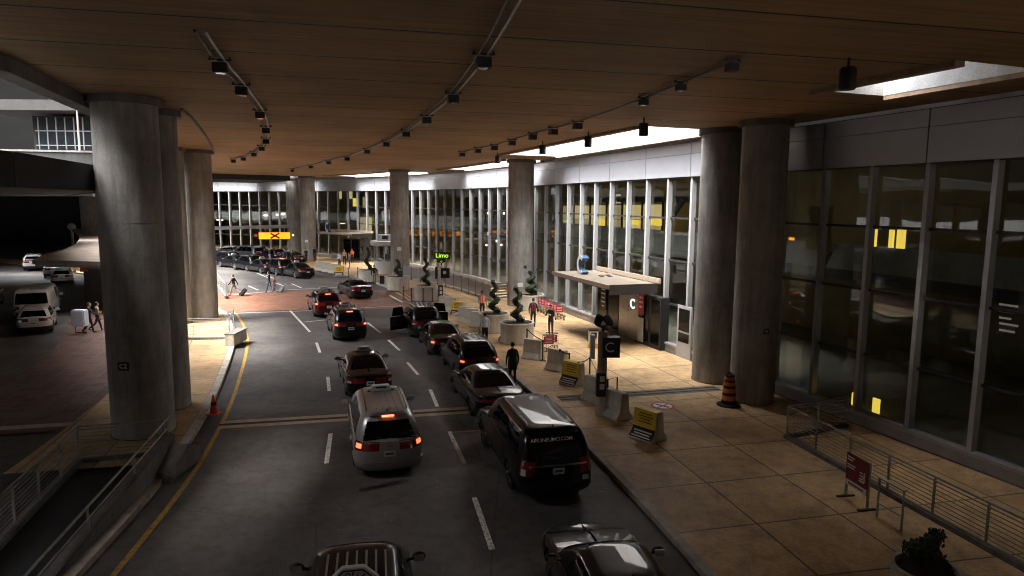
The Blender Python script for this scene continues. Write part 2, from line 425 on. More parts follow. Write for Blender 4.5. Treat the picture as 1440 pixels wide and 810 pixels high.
KERB = Path([(6.9, -14), (6.3, -4), (5.3, 5), (4.0, 13.2), (2.46, 20.0), (.48, 27.6), (-2.55, 37), (-5.95, 46.6), (-10.4, 58.2), (-14.5, 66), (-20, 73.2), (-27, 80), (-36, 86.5), (-48, 92.5), (-62, 98)])
LEFT = Path([(-7.2, -14), (-7.4, -4), (-8.0, 6), (-9.2, 15.9), (-10.4, 21.6), (-12.2, 27.8), (-15.2, 36.5), (-18.3, 43.2), (-20.9, 47.7), (-26.2, 55.2), (-33, 63.5), (-42, 71.5), (-53, 79), (-66, 86)])
FAC = Path([(19.7, -2), (16.75, 10.0), (14.06, 17.67), (4.9, 43.8), (-.2, 58), (-5.2, 68), (-12, 79), (-20.5, 88), (-30, 95), (-40, 101), (-52, 106), (-66, 111)])
def headat(p):
    d = KERB.dir(KERB.near(p)); return math.atan2(-d.x, d.y)       # rotation so that local +Y runs along the road

def strip(name, A, B, z, mat, n=160, rows=4, uv_t0=0.0, parent=None, kind='structure'):
    mb = MB(); ids = []
    sA = 0
    for i in range(n + 1):
        a, b = A(i / n), B(i / n); row = []
        if i: sA += ((a + b) / 2 - prev).length
        prev = (a + b) / 2; W = (b - a).length
        for k in range(rows + 1):
            p = a.lerp(b, k / rows); p = Vector((p.x, p.y, z)); idx = len(mb.v); mb.v.append(p); mb.uv[idx] = (sA, uv_t0 + W * k / rows); row.append(idx)
        ids.append(row)
    for i in range(n):
        for k in range(rows):
            mb.f.append([ids[i][k], ids[i + 1][k], ids[i + 1][k + 1], ids[i][k + 1]]); mb.mi.append(0)
    o = mb.build(name, mat, parent)
    for p in o.data.polygons:
        pass
    if o.data.polygons[0].normal.z < 0: o.data.flip_normals()
    return tag(o, kind=kind)
def ribbon(name, pts, w, z, h, mat, parent=None):
    """solid strip of rectangular section following points"""
    mb = MB(); rings = []
    P = [Vector((p[0], p[1], 0)) for p in pts]
    for i, p in enumerate(P):
        d = (P[min(i + 1, len(P) - 1)] - P[max(i - 1, 0)]).normalized(); nrm = Vector((-d.y, d.x, 0))
        a, b = p + nrm * w / 2, p - nrm * w / 2
        rings.append([Vector((a.x, a.y, z)), Vector((b.x, b.y, z)), Vector((b.x, b.y, z + h)), Vector((a.x, a.y, z + h))])
    mb.loft(rings); return mb.build(name, mat, parent)

# ================================================================ SETTING
SW = .15
g = MB(); g.v = [Vector((x, y, -.03)) for x, y in ((-420, -260), (420, -260), (420, 560), (-420, 560))]; g.f = [[0, 1, 2, 3]]; g.mi = [0]
for i, p in enumerate(g.v): g.uv[i] = (p.x, p.y)
tag(g.build('ground', 'asphalt'), kind='structure')
road = strip('road', lambda t: LEFT.off(LEFT.L * t, 0), lambda t: KERB.off(KERB.L * t, 0), 0.0, 'asphalt')
side = strip('sidewalk', lambda t: KERB.off(KERB.L * t, -.22), lambda t: FAC.off(FAC.near(KERB.off(KERB.L * t, -9)), .3) if t > 0 else FAC.pt(0), SW, 'sidewalk_paving', uv_t0=.25, rows=8)
dk = lambda y0, y1: [KERB.pt(d) for d in [i * .7 for i in range(int(KERB.L / .7))] if y0 <= KERB.pt(d).y <= y1]
for a, b_, h in ((-20, 48.3, .16), (48.3, 59.5, .05), (59.5, 200, .16)):
    tag(ribbon('kerb', [KERB.off(KERB.near(p), -.11) for p in dk(a, b_)], .22, 0.0, h, 'kerb_stone'), kind='structure')
dl = lambda y0, y1: [LEFT.pt(d) for d in [i * .7 for i in range(int(LEFT.L / .7))] if y0 <= LEFT.pt(d).y <= y1]
for a, b_, h in ((-20, 46, .16), (46, 55, .05), (55, 200, .16)):
    tag(ribbon('kerb', [LEFT.off(LEFT.near(p), .14) for p in dl(a, b_)], .28, 0.0, h, 'kerb_stone'), kind='structure')
l0, l1 = LEFT.near((-9.7, 18.9)), LEFT.near((-20, 46.4))
strip('sidewalk', lambda t: LEFT.off(l0 + (l1 - l0) * t, .28), lambda t: LEFT.off(l0 + (l1 - l0) * t, 4.4 - 1.2 * t), SW, 'left_paving', n=60)
l2, l3 = LEFT.near((-26.4, 55.5)), LEFT.L
strip('sidewalk', lambda t: LEFT.off(l2 + (l3 - l2) * t, .28), lambda t: LEFT.off(l2 + (l3 - l2) * t, 3.4), SW, 'left_paving', n=60)
def sheet(name, poly, z, mat, parent=None, kind='structure', ang=0.0):
    mb = MB(); mb.v = [Vector((p[0], p[1], z)) for p in poly]; mb.f = [list(range(len(poly)))]; mb.mi = [0]
    c, s = math.cos(ang), math.sin(ang)
    for i, p in enumerate(mb.v): mb.uv[i] = (p.x * c + p.y * s, -p.x * s + p.y * c)
    o = mb.build(name, mat, parent)
    if o.data.polygons[0].normal.z < 0: o.data.flip_normals()
    return tag(o, kind=kind) if kind else o
sheet('plaza', [(-14.1, 21.95), (-17, 21.3), (-30, 18.2), (-20.9, 27), (-23.2, 33.5), (-28.5, 43), (-30, 50), (-25.6, 54.5), (-23.2, 47.5), (-20.2, 42.5), (-17.2, 35.5), (-15.1, 28.5)], .012, 'plaza_brick', ang=.3)
sheet('crosswalk', [(-20.4, 46.2), (-12.5, 48.1), (-6.3, 48.4), (-9.7, 58.8), (-18.3, 57.6), (-25.9, 54.8)], .010, 'brick_paving', ang=.25)
sheet('crosswalk', [(-6.3, 48.5), (-3.4, 49.5), (-7.2, 60.5), (-10.0, 58.7)], SW + .004, 'brick_paving', ang=.25)
def line(mat, pts, w, z=.008, name='lane_marking'):
    mb = MB(); P = [Vector((p[0], p[1], 0)) for p in pts]; rows = []
    for i, p in enumerate(P):
        d = (P[min(i + 1, len(P) - 1)] - P[max(i - 1, 0)]).normalized(); n_ = Vector((-d.y, d.x, 0)) * w / 2
        rows.append([p + n_ + Vector((0, 0, z)), p - n_ + Vector((0, 0, z))])
    mb.loft(rows, closed=False, cap=False); o = mb.build(name, mat, road)
    if o.data.polygons[0].normal.z < 0: o.data.flip_normals()
    return o
px = lambda *q: [at(*p) for p in q]
for a, b_ in (((692, 773), (667, 700)), ((653, 652), (632, 607)), ((615, 572), (605, 548)), ((588, 527), (573, 510)), ((562, 493), (546, 478)), ((535, 468), (517, 454)),
              ((459, 652), (465, 610)), ((463, 550), (461, 530)), ((450, 496), (445, 482)), ((436, 467), (408, 437)),
              ((349, 402), (363, 408)), ((388, 398), (399, 402)), ((410, 399), (424, 405)), ((361, 384), (378, 391)), ((336, 378), (350, 382)), ((312, 372), (325, 376)), ((386, 392), (374, 387))):
    line('white_paint', px(a, b_), .14)
line('yellow_paint', px((636, 608), (684, 605)), .13)
line('yellow_paint', px((546, 478), (572, 476)), .12)
line('white_paint', px((428, 453), (458, 450)), .12)
line('white_paint', px((548, 418), (566, 428)), .2, SW + .012)
line('white_paint', px((322, 441), (440, 437), (566, 430)), .12, .014)
line('white_paint', px((316, 416), (400, 408), (480, 404)), .12, .014)
yl = [LEFT.off(LEFT.near(p), -.62) for p in dl(-14, 60)]
line('yellow_paint', yl, .14)
# trench joint across the carriageway and pavement
ta, tb, tc_ = at(308, 598), at(660, 577), at(770, 563)
def par(pts, k):
    out = []
    for i, p in enumerate(pts):
        d = (pts[min(i + 1, len(pts) - 1)] - pts[max(i - 1, 0)]).normalized(); out.append(p + Vector((-d.y, d.x, 0)) * k)
    return out
for k, w, m_ in ((-.27, .3, 'trench_tan'), (0, .18, 'slot_black'), (.27, .3, 'trench_tan')):
    line(m_, par([ta, tb, tc_], k), w, .012, 'drain_joint')
sa, sb = at(786, 561, SW), at(1010, 546, SW)
for k in range(5):
    o = line('grate_grey' if k % 2 == 0 else 'slot_black', par([sa, sb], -.32 + k * .16), .15, SW + .008, 'drain_grate'); o.parent = side
# concrete strip left of the column
line('kerb_stone', [at(-120, 608), at(0, 603), at(165, 593)], .42, .02, 'edge_strip')
# no-entry decal on pavement
dc = empty('floor_decal', at(932, 571, SW) + Vector((0, 0, .006)), 'round red and white prohibition decal stuck on the pavement', 'floor sign')
mb = MB(); mb.lathe([(.44, 0), (.44, .004), (.36, .004), (.36, 0)], n=40, cap=False); mb.loft([[Vector((.36 * math.cos(a * .157), .36 * math.sin(a * .157), z)) for a in range(40)] for z in (0, .003)])
mb.build('disc', 'sign_white', dc)
mb = MB(); mb.lathe([(.45, .004), (.45, .008), (.355, .008), (.355, .004)], n=40, cap=False); mb.build('ring', 'banner_red', dc)
mb = MB(); mb.bar((-.26, -.26, .006), (.26, .26, .006), .07, .004); mb.build('slash', 'banner_red', dc)
mb = MB(); mb.bar((-.2, .2, .004), (.2, -.2, .004), .12, .002); mb.build('pictogram', 'sign_black', dc)

# ---------------------------------------------------------------- overhead deck with light slots
ZD = 10.8
leftedge = [(-10.4, -40), (-10.9, 0), (-11.6, 15.3), (-13.6, 21.5), (-15.6, 27), (-19.3, 37), (-23.3, 46), (-28.3, 55), (-33, 66), (-36.5, 76), (-44, 89), (-60, 101)]
right = [FAC.off(d, .12) for d in [FAC.L * i / 60 for i in range(61)]]
poly = [tuple(p) for p in leftedge] + [(p.x, p.y) for p in reversed(right)] + [(27, -40)]
mb = MB(); mb.prism(poly, ZD, ZD + 1.25)
deck = mb.build('overhead_deck', ['deck_soffit', 'shaft_concrete'])
def slotcut(d0, d1, o0, o1):
    k = max(2, int((d1 - d0) / 2)); A = [FAC.off(d0 + (d1 - d0) * i / k, o0) for i in range(k + 1)]; B = [FAC.off(d0 + (d1 - d0) * i / k, o1) for i in range(k + 1)]
    return [(p.x, p.y) for p in A + B[::-1]]
D = lambda x, y: FAC.near((x, y))
slots = [(D(14.4, 16.8), D(13.1, 20.6), 2.7, 5.0), (D(9.9, 29.4), D(4.1, 46.6), 1.25, 5.1), (D(2.6, 50.5), D(-4, 66), .6, 3.2), (D(-8.5, 73.2), D(-19.5, 87.2), .9, 5.2), (D(-26.5, 92), D(-48, 104.6), .9, 5.5)]
cb = MB()
for s_ in slots: cb.prism(slotcut(*s_), ZD - 1, ZD + 3)
cut = cb.build('cutter', 'shaft_concrete'); 
md = deck.modifiers.new('b', 'BOOLEAN'); md.object = cut; md.operation = 'DIFFERENCE'; md.solver = 'EXACT'; md.material_mode = 'TRANSFER'
me = evalmesh(deck); deck.modifiers.clear(); deck.data = me; me.name = 'overhead_deck'
bpy.data.objects.remove(cut)
tag(deck, 'brown board-marked concrete roadway deck spanning overhead as a ceiling', 'overpass')
# soffit ribs: downstand edge along the left side and the curved joint
o = ribbon('edge_beam', [(p[0] + .25, p[1]) for p in leftedge], .5, ZD - .35, .36, 'dark_concrete', deck)
o = ribbon('soffit_joint', [at(255, 152, ZD), at(268, 163, ZD), at(280, 178, ZD), at(290, 192, ZD), at(298, 205, ZD), at(301, 216, ZD)], .1, ZD - .07, .08, 'dark_concrete', deck)
for s_ in slots[:5]:
    k = 10; pts = [FAC.off(s_[0] + (s_[1] - s_[0]) * i / k, s_[3] + .16) for i in range(k + 1)]
    ribbon('slot_beam', pts, .3, ZD - .12, .13, 'trench_tan', deck)
    pts = [FAC.off(s_[0] + (s_[1] - s_[0]) * i / k, s_[2] - .16) for i in range(k + 1)]
    ribbon('slot_beam', pts, .3, ZD - .12, .13, 'trench_tan', deck)

# ---------------------------------------------------------------- columns
def column(pxx, pxy, r, label, z0=SW, sign=None):
    p = at(pxx, pxy, z0); k = (p.y + r) / p.y; p = Vector((p.x * k, p.y * k, z0))
    t = empty('concrete_column', p, label, 'column', 'round concrete columns under the deck')
    mb = MB(); H_ = ZD - z0; pr = [(r, 0)]
    for z in (3.35, 6.8):
        pr += [(r, z - .02), (r - .012, z - .015), (r - .012, z + .015), (r, z + .02)]
    pr += [(r, H_ - .22)]
    mb.lathe(pr, n=56, cap=False); mb.build('shaft', 'column_concrete', t, smooth=30)
    mb = MB(); mb.lathe([(r + .14, H_ - .22), (r + .14, H_ - .002)], n=56); mb.build('cap', 'dark_concrete', t, smooth=30)
    mb = MB(); mb.lathe([(r + .02, 0), (r + .02, .012)], n=56); mb.build('base_joint', 'slot_black', t)
    if sign:
        for (body, ang, z, w, h, bg, fg, sz) in sign:
            dx, dy = math.sin(R(ang)), -math.cos(R(ang)); c = Vector((dx * (r + .012), dy * (r + .012), z - z0))
            f = frame(c, (-dy, dx, 0), (0, 0, 1))
            mb = MB(); mb.box((0, 0, 0), (w, h, .03)); mb.v = [f @ v for v in mb.v]; pl = mb.build('column_sign', bg, t, bevel=.004)
            if body: text(body, sz, fg, pl, f @ Matrix.Translation((0, 0, .018)), 'lettering', bold=.004)
    return t
column(204, 620, .93, 'thick dark concrete column marked C2 beside the left kerb', sign=[('C2', 0, 2.55, .34, .27, 'sign_black', 'sign_white', .2)])
column(231, 582, .93, 'dark concrete column half hidden directly behind the column marked C2')
column(286, 450, .93, 'pale lit concrete column beside the brick crosswalk on the left')
column(247, 458, .93, 'concrete column seen as a sliver between the dark pair and the pale left column')
column(1056, 570, .84, 'streaked concrete column marked C1 beside the orange construction drum', sign=[('C1', 8, 3.0, .2, .2, 'sign_black', 'sign_white', .12)])
column(1003, 541, .93, 'concrete column just left of and behind the column marked C1')
column(731, 431, .93, 'pale concrete column standing behind the luggage carts in mid pavement', sign=[(None, 0, 1.75, .38, .3, 'sign_white', 'sign_black', .1), (None, 22, 3.05, .22, .22, 'sign_black', 'sign_white', .1)])
column(563, 392, .93, 'concrete column beside the white round kiosk', sign=[(None, 5, 3.1, .4, .34, 'sign_white', 'sign_black', .1)])
column(415, 363, .93, 'far brown concrete column at the end of the amber lit sign')
column(435, 366, .93, 'far pale concrete column, right one of the distant pair', sign=[(None, 0, 2.6, .4, .3, 'sign_white', 'sign_black', .1)])

# ---------------------------------------------------------------- terminal facade
T0 = Vector((12.71, 20.88, 0))
term = empty('terminal_building', (T0.x, T0.y, SW), 'curved glass terminal facade with tall metal fins and a grey fascia band', 'terminal')
BAY = 2.08
dref = FAC.near(T0); d_start = dref - 8 * BAY
nb = int((FAC.L - d_start - .5) / BAY)
def ftp(d): t = FAC.dir(d); return t, Vector((-t.y, t.x, 0))
def slab(mb, d0, d1, o0, o1, z0, z1, mi=0, k=None):
    k = k or max(1, int((d1 - d0) / 2.08)); rings = []
    for i in range(k + 1):
        d = d0 + (d1 - d0) * i / k
        rings.append([FAC.off(d, o0, z0), FAC.off(d, o1, z0), FAC.off(d, o1, z1), FAC.off(d, o0, z1)])
    mb.loft(rings, mi)
dE0, dE1 = FAC.near(at(935, 492, SW)), FAC.near(at(815, 452, SW))       # entrance bays
for i in range(nb + 1):
    d = d_start + i * BAY; t, n_ = ftp(d); c = FAC.pt(d)
    rot = Matrix((t, n_, Vector((0, 0, 1)))).transposed()
    mb = MB(); mb.box((c.x + n_.x * .09, c.y + n_.y * .09, (9.0 + .62) / 2), (.15, .26, 8.38), 0, rot)
    mb.build('mullion', 'mullion_metal', term, True)
    if i < nb:
        mb = MB(); slab(mb, d + .09, d + BAY - .09, -.03, .0, .6, 9.0, k=1); mb.build('glass_pane', 'facade_glass', term, True)
        if i % 2 == 0:
            e = min(d + 2 * BAY, FAC.L) - .02
            mb = MB(); slab(mb, d + .02, e, .24, .32, 9.02, 10.08, k=2); mb.build('fascia_panel', 'fascia_metal', term, True)
            mb = MB(); slab(mb, d + .02, e, .24, .32, 10.1, 10.62, k=2); mb.build('fascia_panel', 'fascia_metal', term, True)
dA, dB = d_start, d_start + nb * BAY
mb = MB(); slab(mb, dA, dB, -.05, .22, 8.98, 10.66); mb.build('fascia_backing', 'fascia_joint', term, True)
for z in (2.55, 4.8, 6.95):
    mb = MB(); slab(mb, dA, dB, -.10, .06, z, z + .09); mb.build('transom', 'dark_metal', term, True)
mb = MB(); slab(mb, dA, dB, -.2, .24, .16, .62); mb.build('sill', 'sill_metal', term, True)
mb = MB(); slab(mb, dA, dB, .24, .30, .52, .62); mb.build('sill_edge', 'mullion_metal', term, True)
mb = MB(); slab(mb, dA, dB, -.3, .02, 10.68, 17.0); mb.build('upper_wall', 'shaft_concrete', term, True)
mb = MB(); slab(mb, dA, dB, -12, -.35, 10.3, 10.9); mb.build('roof', 'interior_grey', term, True)
mb = MB(); slab(mb, dA, dB, -12, -.25, .10, .17); mb.build('interior_floor', 'interior_floor_stone', term, True)
mb = MB(); slab(mb, dA, dB, -12, -3.2, 4.6, 5.05); mb.build('mezzanine_slab', 'interior_grey', term, True)
mb = MB(); slab(mb, dA, dB, -12.2, -11.9, .1, 10.3); mb.build('back_wall', 'wall_olive', term, True)
mb = MB(); slab(mb, dA, dB, -3.25, -3.2, 5.05, 6.1); mb.build('balustrade', 'galvanised', term, True)
# interior lights and lit wall panels seen through the glass
rnd = random.Random(3)
d = dref + 11
while d < dB - 8:
    z = 10.1 if rnd.random() < .55 else 4.5
    mb = MB(); slab(mb, d, d + 1.2, -6.2, -6.0, z - .05, z, k=1); mb.build('interior_lamp', 'lit_lamp', term, True)
    d += 4.4 + rnd.random() * 2
p0 = Vector((14.06, 17.67, 0)); td = (Vector((4.9, 43.8, 0)) - p0).normalized(); nn = Vector((-td.y, td.x, 0))
def inner(pxx, pxy, depth):
    q = at(pxx, pxy, Y=10.0) - Vector((0, 0, CAMH)); k = (nn.dot(p0) - depth) / nn.dot(Vector((q.x, q.y, 0)))
    return Vector((0, 0, CAMH)) + q * k
def panel(name, mat, x0, y0, x1, y1, depth, th=.08):
    a, b_ = inner(x0, (y0 + y1) / 2, depth), inner(x1, (y0 + y1) / 2, depth)
    zt, zb = inner((x0 + x1) / 2, y0, depth).z, inner((x0 + x1) / 2, y1, depth).z
    mb = MB(); mb.bar((a.x, a.y, (zt + zb) / 2), (b_.x, b_.y, (zt + zb) / 2), th, zt - zb)
    return mb.build(name, mat, term, True)
for x0, x1, y0, y1, m_, dp in ((838, 850, 308, 318, 'lit_yellow', 8.8), (912, 930, 308, 317, 'lit_yellow', 8.8), (886, 898, 309, 316, 'lit_yellow', 8.8),
                               (942, 957, 326, 346, 'lit_blue_screen', 4), (970, 976, 326, 348, 'lit_blue_screen', 4), (867, 872, 273, 286, 'lit_cream', 9),
                               (1222, 1232, 322, 362, 'lit_yellow', 3.5), (1250, 1256, 323, 366, 'lit_yellow', 3.5), (1261, 1272, 323, 366, 'lit_yellow', 3.5),
                               (1136, 1170, 290, 352, 'wall_olive', 3.0), (1198, 1208, 553, 582, 'lit_yellow', 1.4), (1227, 1236, 560, 596, 'lit_yellow', 1.4), (1110, 1116, 334, 345, 'lit_amber', 5)):
    panel('lit_wall_panel' if m_.startswith('lit') else 'wall_panel', m_, x0, y0, x1, y1, dp)
for x0, y0, d_ in ((640, 346, 5), (655, 350, 5), (650, 340, 6), (672, 345, 6), (600, 330, 6), (690, 300, 6), (696, 280, 7), (560, 300, 7)):
    p = at(x0, y0, Y=72); dd = FAC.near(p); q = FAC.off(dd, -d_, p.z)
    mb = MB(); mb.ball(q, .09, 8, 6); mb.build('interior_lamp', 'lit_lamp', term, True)
for x0, y0, w_, m_ in ((512, 285, .8, 'lit_yellow'), (536, 314, 1.2, 'lit_beige'), (547, 315, 1.3, 'lit_cream'), (540, 285, 1.0, 'lit_beige'), (360, 303, .3, 'lit_lamp'), (390, 302, .35, 'lit_lamp'), (402, 301, .3, 'lit_lamp'), (498, 272, 1.0, 'lit_cream'), (470, 273, .8, 'lit_cream')):
    p = at(x0, y0, Y=94 if x0 > 430 else 102); dd = FAC.near(p); q = FAC.off(dd, -3.0, p.z); t, n_ = ftp(dd)
    mb = MB(); mb.box(q, (w_, .1, w_ * (1.5 if m_ != 'lit_lamp' else .4)), 0, Matrix((t, n_, Vector((0, 0, 1)))).transposed()); mb.build('lit_wall_panel', m_, term, True)
for k, (x0, x1) in enumerate(((792, 806), (807.5, 829), (831, 852), (854, 874), (876, 902), (904, 931))):  # wall panels emit, standing in for lamplight on the wall
    panel('lit_wall_panel', 'lit_cream' if k % 3 else 'lit_beige', x0, 289.5 - .4 * k, x1, 308, 9.4); panel('lit_wall_panel', 'lit_beige' if k % 2 else 'lit_cream', x0, 309, x1, 330 + .5 * k, 9.4)
    panel('wall_rib', 'dark_metal', x1 - .3, 284, x1 + 1.6, 334, 9.2)
panel('interior_beam', 'interior_grey', 770, 276, 975, 284, 6); panel('interior_beam', 'interior_grey', 770, 333, 990, 342, 5)
for k in range(5):                                            # small lettering on the near right pane
    panel('lettering_line', 'sign_white', 1405, 428 + 9 * k, 1432 - 5 * (k % 3), 431 + 9 * k, -.02, .01)
# stair flights inside
# stair flights inside, pale diagonals behind the glass
for x0, y0, x1, y1, dp in ((838, 372, 872, 345, 4), (884, 352, 925, 372, 4), (893, 330, 897, 345, 5), (1140, 400, 1165, 352, 2.5), (945, 305, 962, 280, 6)):
    mb = MB(); mb.bar(inner(x0, y0, dp), inner(x1, y1, dp), .25, .3); mb.build('stair_stringer', 'galvanised', term, True)

# entrance: steel clad panels, doors, canopy, banners
def fpl(name, mat, d0, d1, o0, o1, z0, z1, parent=None, world=True):
    mb = MB(); slab(mb, d0, d1, o0, o1, z0, z1, k=1); return mb.build(name, mat, parent or term, world)
dS0, dS1 = FAC.near(at(897, 482, SW)), FAC.near(at(864, 471, SW))
dm = (dS0 + dS1) / 2
fpl('steel_panel', 'steel', dS0, dm - .012, .06, .62, .16, 3.22); fpl('steel_panel', 'steel', dm + .012, dS1, .06, .62, .16, 3.22)
def entrance(d0, d1, name='door'):
    k = 2; w = (d1 - d0) / k
    for i in range(k):
        dr = fpl(name, 'dark_metal', d0 + i * w + .02, d0 + (i + 1) * w - .02, .06, .56, .17, 2.9)
        a, b_ = d0 + i * w + .14, d0 + (i + 1) * w - .14
        mb = MB(); slab(mb, a, b_, .562, .575, .4, 2.75, k=1); o = mb.build('door_glass', 'car_glass', dr); o.data.transform(Matrix.Translation(-Vector(term.location)))
entrance(dS1 + .05, dS1 + 2.9); entrance(dS0 - 2.2, dS0 - .05)
t, n_ = ftp(dm); c = FAC.off((dS0 + dm) / 2 + .1, .63, 2.2)
f = frame(c - term.location, -t, (0, 0, 1))
text('C', .75, 'lit_white', term, f, 'lettering', .01, bold=.004)
dbn = FAC.near(at(919, 484, SW))
bn = fpl('banner', 'banner_red', dbn - .06, dbn + .5, .62, .66, 1.75, 3.5)
t, n_ = ftp(dbn)
for z, w in ((3.2, .34), (2.95, .4), (2.7, .3), (2.45, .38), (2.2, .3)):
    mb = MB(); c = FAC.off(dbn + .22, .665, z); mb.box(c, (w, .012, .09), 0, Matrix((t, n_, Vector((0, 0, 1)))).transposed()); o = mb.build('lettering_line', 'sign_white', bn); o.data.transform(Matrix.Translation(-Vector(term.location)))
fpl('banner_base', 'kiosk_white', dbn - .06, dbn + .5, .62, .66, .3, 1.6)
# black welcome sign with white script beside the doors
bs = fpl('door_sign', 'sign_black', dS1 + 1.6, dS1 + 2.3, .60, .66, 1.4, 3.1)
for z, w in ((2.85, .5), (2.6, .42), (2.35, .5), (2.1, .36), (1.85, .46), (1.6, .3)):
    mb = MB(); c = FAC.off(dS1 + 1.95, .665, z); t, n_ = ftp(dS1 + 1.95); mb.box(c, (w, .012, .08), 0, Matrix((t, n_, Vector((0, 0, 1)))).transposed()); o = mb.build('lettering_line', 'sign_white', bs); o.data.transform(Matrix.Translation(-Vector(term.location)))
def canopy(d0, d1, o1, z, label):
    c0 = FAC.off((d0 + d1) / 2, .5, z)
    t = empty('entrance_canopy', c0, label, 'canopy', 'flat canopies over the terminal doors')
    mb = MB(); slab(mb, d0, d1, .52, o1, z + .10, z + .24, k=4); mb.build('roof_plate', 'canopy_top', t, True)
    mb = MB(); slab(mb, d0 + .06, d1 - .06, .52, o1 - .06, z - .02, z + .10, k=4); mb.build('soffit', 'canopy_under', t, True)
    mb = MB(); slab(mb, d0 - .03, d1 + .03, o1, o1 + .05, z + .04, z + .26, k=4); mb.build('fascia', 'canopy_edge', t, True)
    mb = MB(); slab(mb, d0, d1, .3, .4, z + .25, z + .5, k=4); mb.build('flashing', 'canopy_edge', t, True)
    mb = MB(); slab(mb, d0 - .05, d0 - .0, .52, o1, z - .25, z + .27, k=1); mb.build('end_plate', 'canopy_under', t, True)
    rr = random.Random(int(d0))
    for i in range(4):
        mb = MB(); mb.lathe([(.16, 0), (.16, .03), (.1, .05)], FAC.off(d0 + (d1 - d0) * rr.uniform(.1, .8), rr.uniform(1, 2.6), z + .242), 12); mb.build('roof_drain', 'dark_metal', t, True)
    return t
canopy(D(8.1, 34.8), D(5.6, 41.7), 3.3, 3.35, 'long flat brown canopy projecting over the near terminal entrance')
def csign(p, h, rz, label):
    t = empty('letter_sign', p, label, 'sign', 'blue letter signs standing on the entrance canopies', rz)
    pts = [(h * .36 * math.cos(R(a)), h * .5 + h * .42 * math.sin(R(a))) for a in range(48, 313, 12)]
    mb = MB(); rings = []
    for i, (x, z) in enumerate(pts):
        dx, dz = x / (h * .36), (z - h * .5) / (h * .42); w = h * .09
        rings.append([Vector((x + dx * w, -.2, z + dz * w)), Vector((x - dx * w, -.2, z - dz * w)), Vector((x - dx * w, .2, z - dz * w)), Vector((x + dx * w, .2, z + dz * w))])
    mb.loft(rings); mb.build('letter', 'sign_blue', t, bevel=.01)
    mb = MB(); mb.loft([[v + Vector((0, .0, 0)) if v.y < 0 else Vector((v.x, -.23, v.z)) for v in r] for r in [[Vector((q.x * .97, -.23 if q.y < 0 else -.205, q.z)) for q in r] for r in rings]]); mb.build('letter_face', 'kiosk_white', t)
    mb = MB(); mb.box((-h * .05, 0, .02), (h * .4, .3, .06)); mb.build('foot', 'dark_metal', t)
p = FAC.off(D(6.3, 39.9), 2.2, 3.6); csign(p, 1.08, R(-72), 'blue and white letter C standing on the near entrance canopy')
dF0, dF1 = FAC.near((-17.3, 84.8)), FAC.near((-24.2, 91.0))
canopy(dF0, dF1, 3.4, 3.5, 'far flat canopy over the distant terminal doors left of the kiosk')
csign(FAC.off(dF1 - 2.6, 2.6, 3.75), 1.25, R(-50), 'dark blue letter C standing on the far entrance canopy')
fpl('steel_panel', 'steel', dF0 + .8, dF0 + 2.6, .06, .62, .16, 3.3)
entrance(dF0 + 2.8, dF0 + 6.4)
# glazed side door near the column
dD = FAC.near(at(965, 503, SW)); dr = fpl('door', 'mullion_metal', dD - .6, dD + .6, .26, .34, .16, 2.75)
for z0, z1 in ((.95, 1.4), (1.5, 2.6)):
    mb = MB(); slab(mb, dD - .45, dD + .45, .342, .352, z0, z1, k=1); o = mb.build('door_glass', 'car_glass', dr); o.data.transform(Matrix.Translation(-Vector(term.location)))

# ================================================================ VEHICLES
NS, NC, NF = 14, 6, 12
NR = 2 * NS + 2 * NF + 4 * NC
def outline(hw, yr, yf, rc, bf=0.0, br=0.0, taper=0.0):
    """plan outline, counter-clockwise from the rear right; same point count for every ring"""
    P = []; rc = min(rc, hw * .95)
    A = lambda a, b_, n: [a + (b_ - a) * i / n for i in range(n)]
    for y in A(yr + rc, yf - rc, NS): P.append((hw, y))
    for a in A(0, 90, NC): P.append((hw - rc + rc * math.cos(R(a)), yf - rc + rc * math.sin(R(a))))
    for x in A(hw - rc, -(hw - rc), NF): P.append((x, yf))
    for a in A(90, 180, NC): P.append((-(hw - rc) + rc * math.cos(R(a)), yf - rc + rc * math.sin(R(a))))
    for y in A(yf - rc, yr + rc, NS): P.append((-hw, y))
    for a in A(180, 270, NC): P.append((-(hw - rc) + rc * math.cos(R(a)), yr + rc + rc * math.sin(R(a))))
    for x in A(-(hw - rc), hw - rc, NF): P.append((x, yr))
    for a in A(270, 360, NC): P.append(((hw - rc) + rc * math.cos(R(a)), yr + rc + rc * math.sin(R(a))))
    out = []
    ym, hl = (yf + yr) / 2, (yf - yr) / 2
    for x, y in P:
        k = (y - ym) / hl
        x2 = x * (1 - taper * abs(k) ** 3)
        e = 1 - (x / hw) ** 2
        y2 = y + (bf * e * max(0, k) ** 4) - (br * e * max(0, -k) ** 4)
        out.append((x2, y2))
    return out
def at_ring(ring, u):
    n = len(ring); i = int(math.floor(u)) % n; t = u - math.floor(u); return ring[i].lerp(ring[(i + 1) % n], t)
def surf(rings, ks, k, u):
    i = 0
    while i < len(ks) - 2 and ks[i + 1] < k: i += 1
    t = (k - ks[i]) / (ks[i + 1] - ks[i]); return at_ring(rings[i], u).lerp(at_ring(rings[i + 1], u), t)
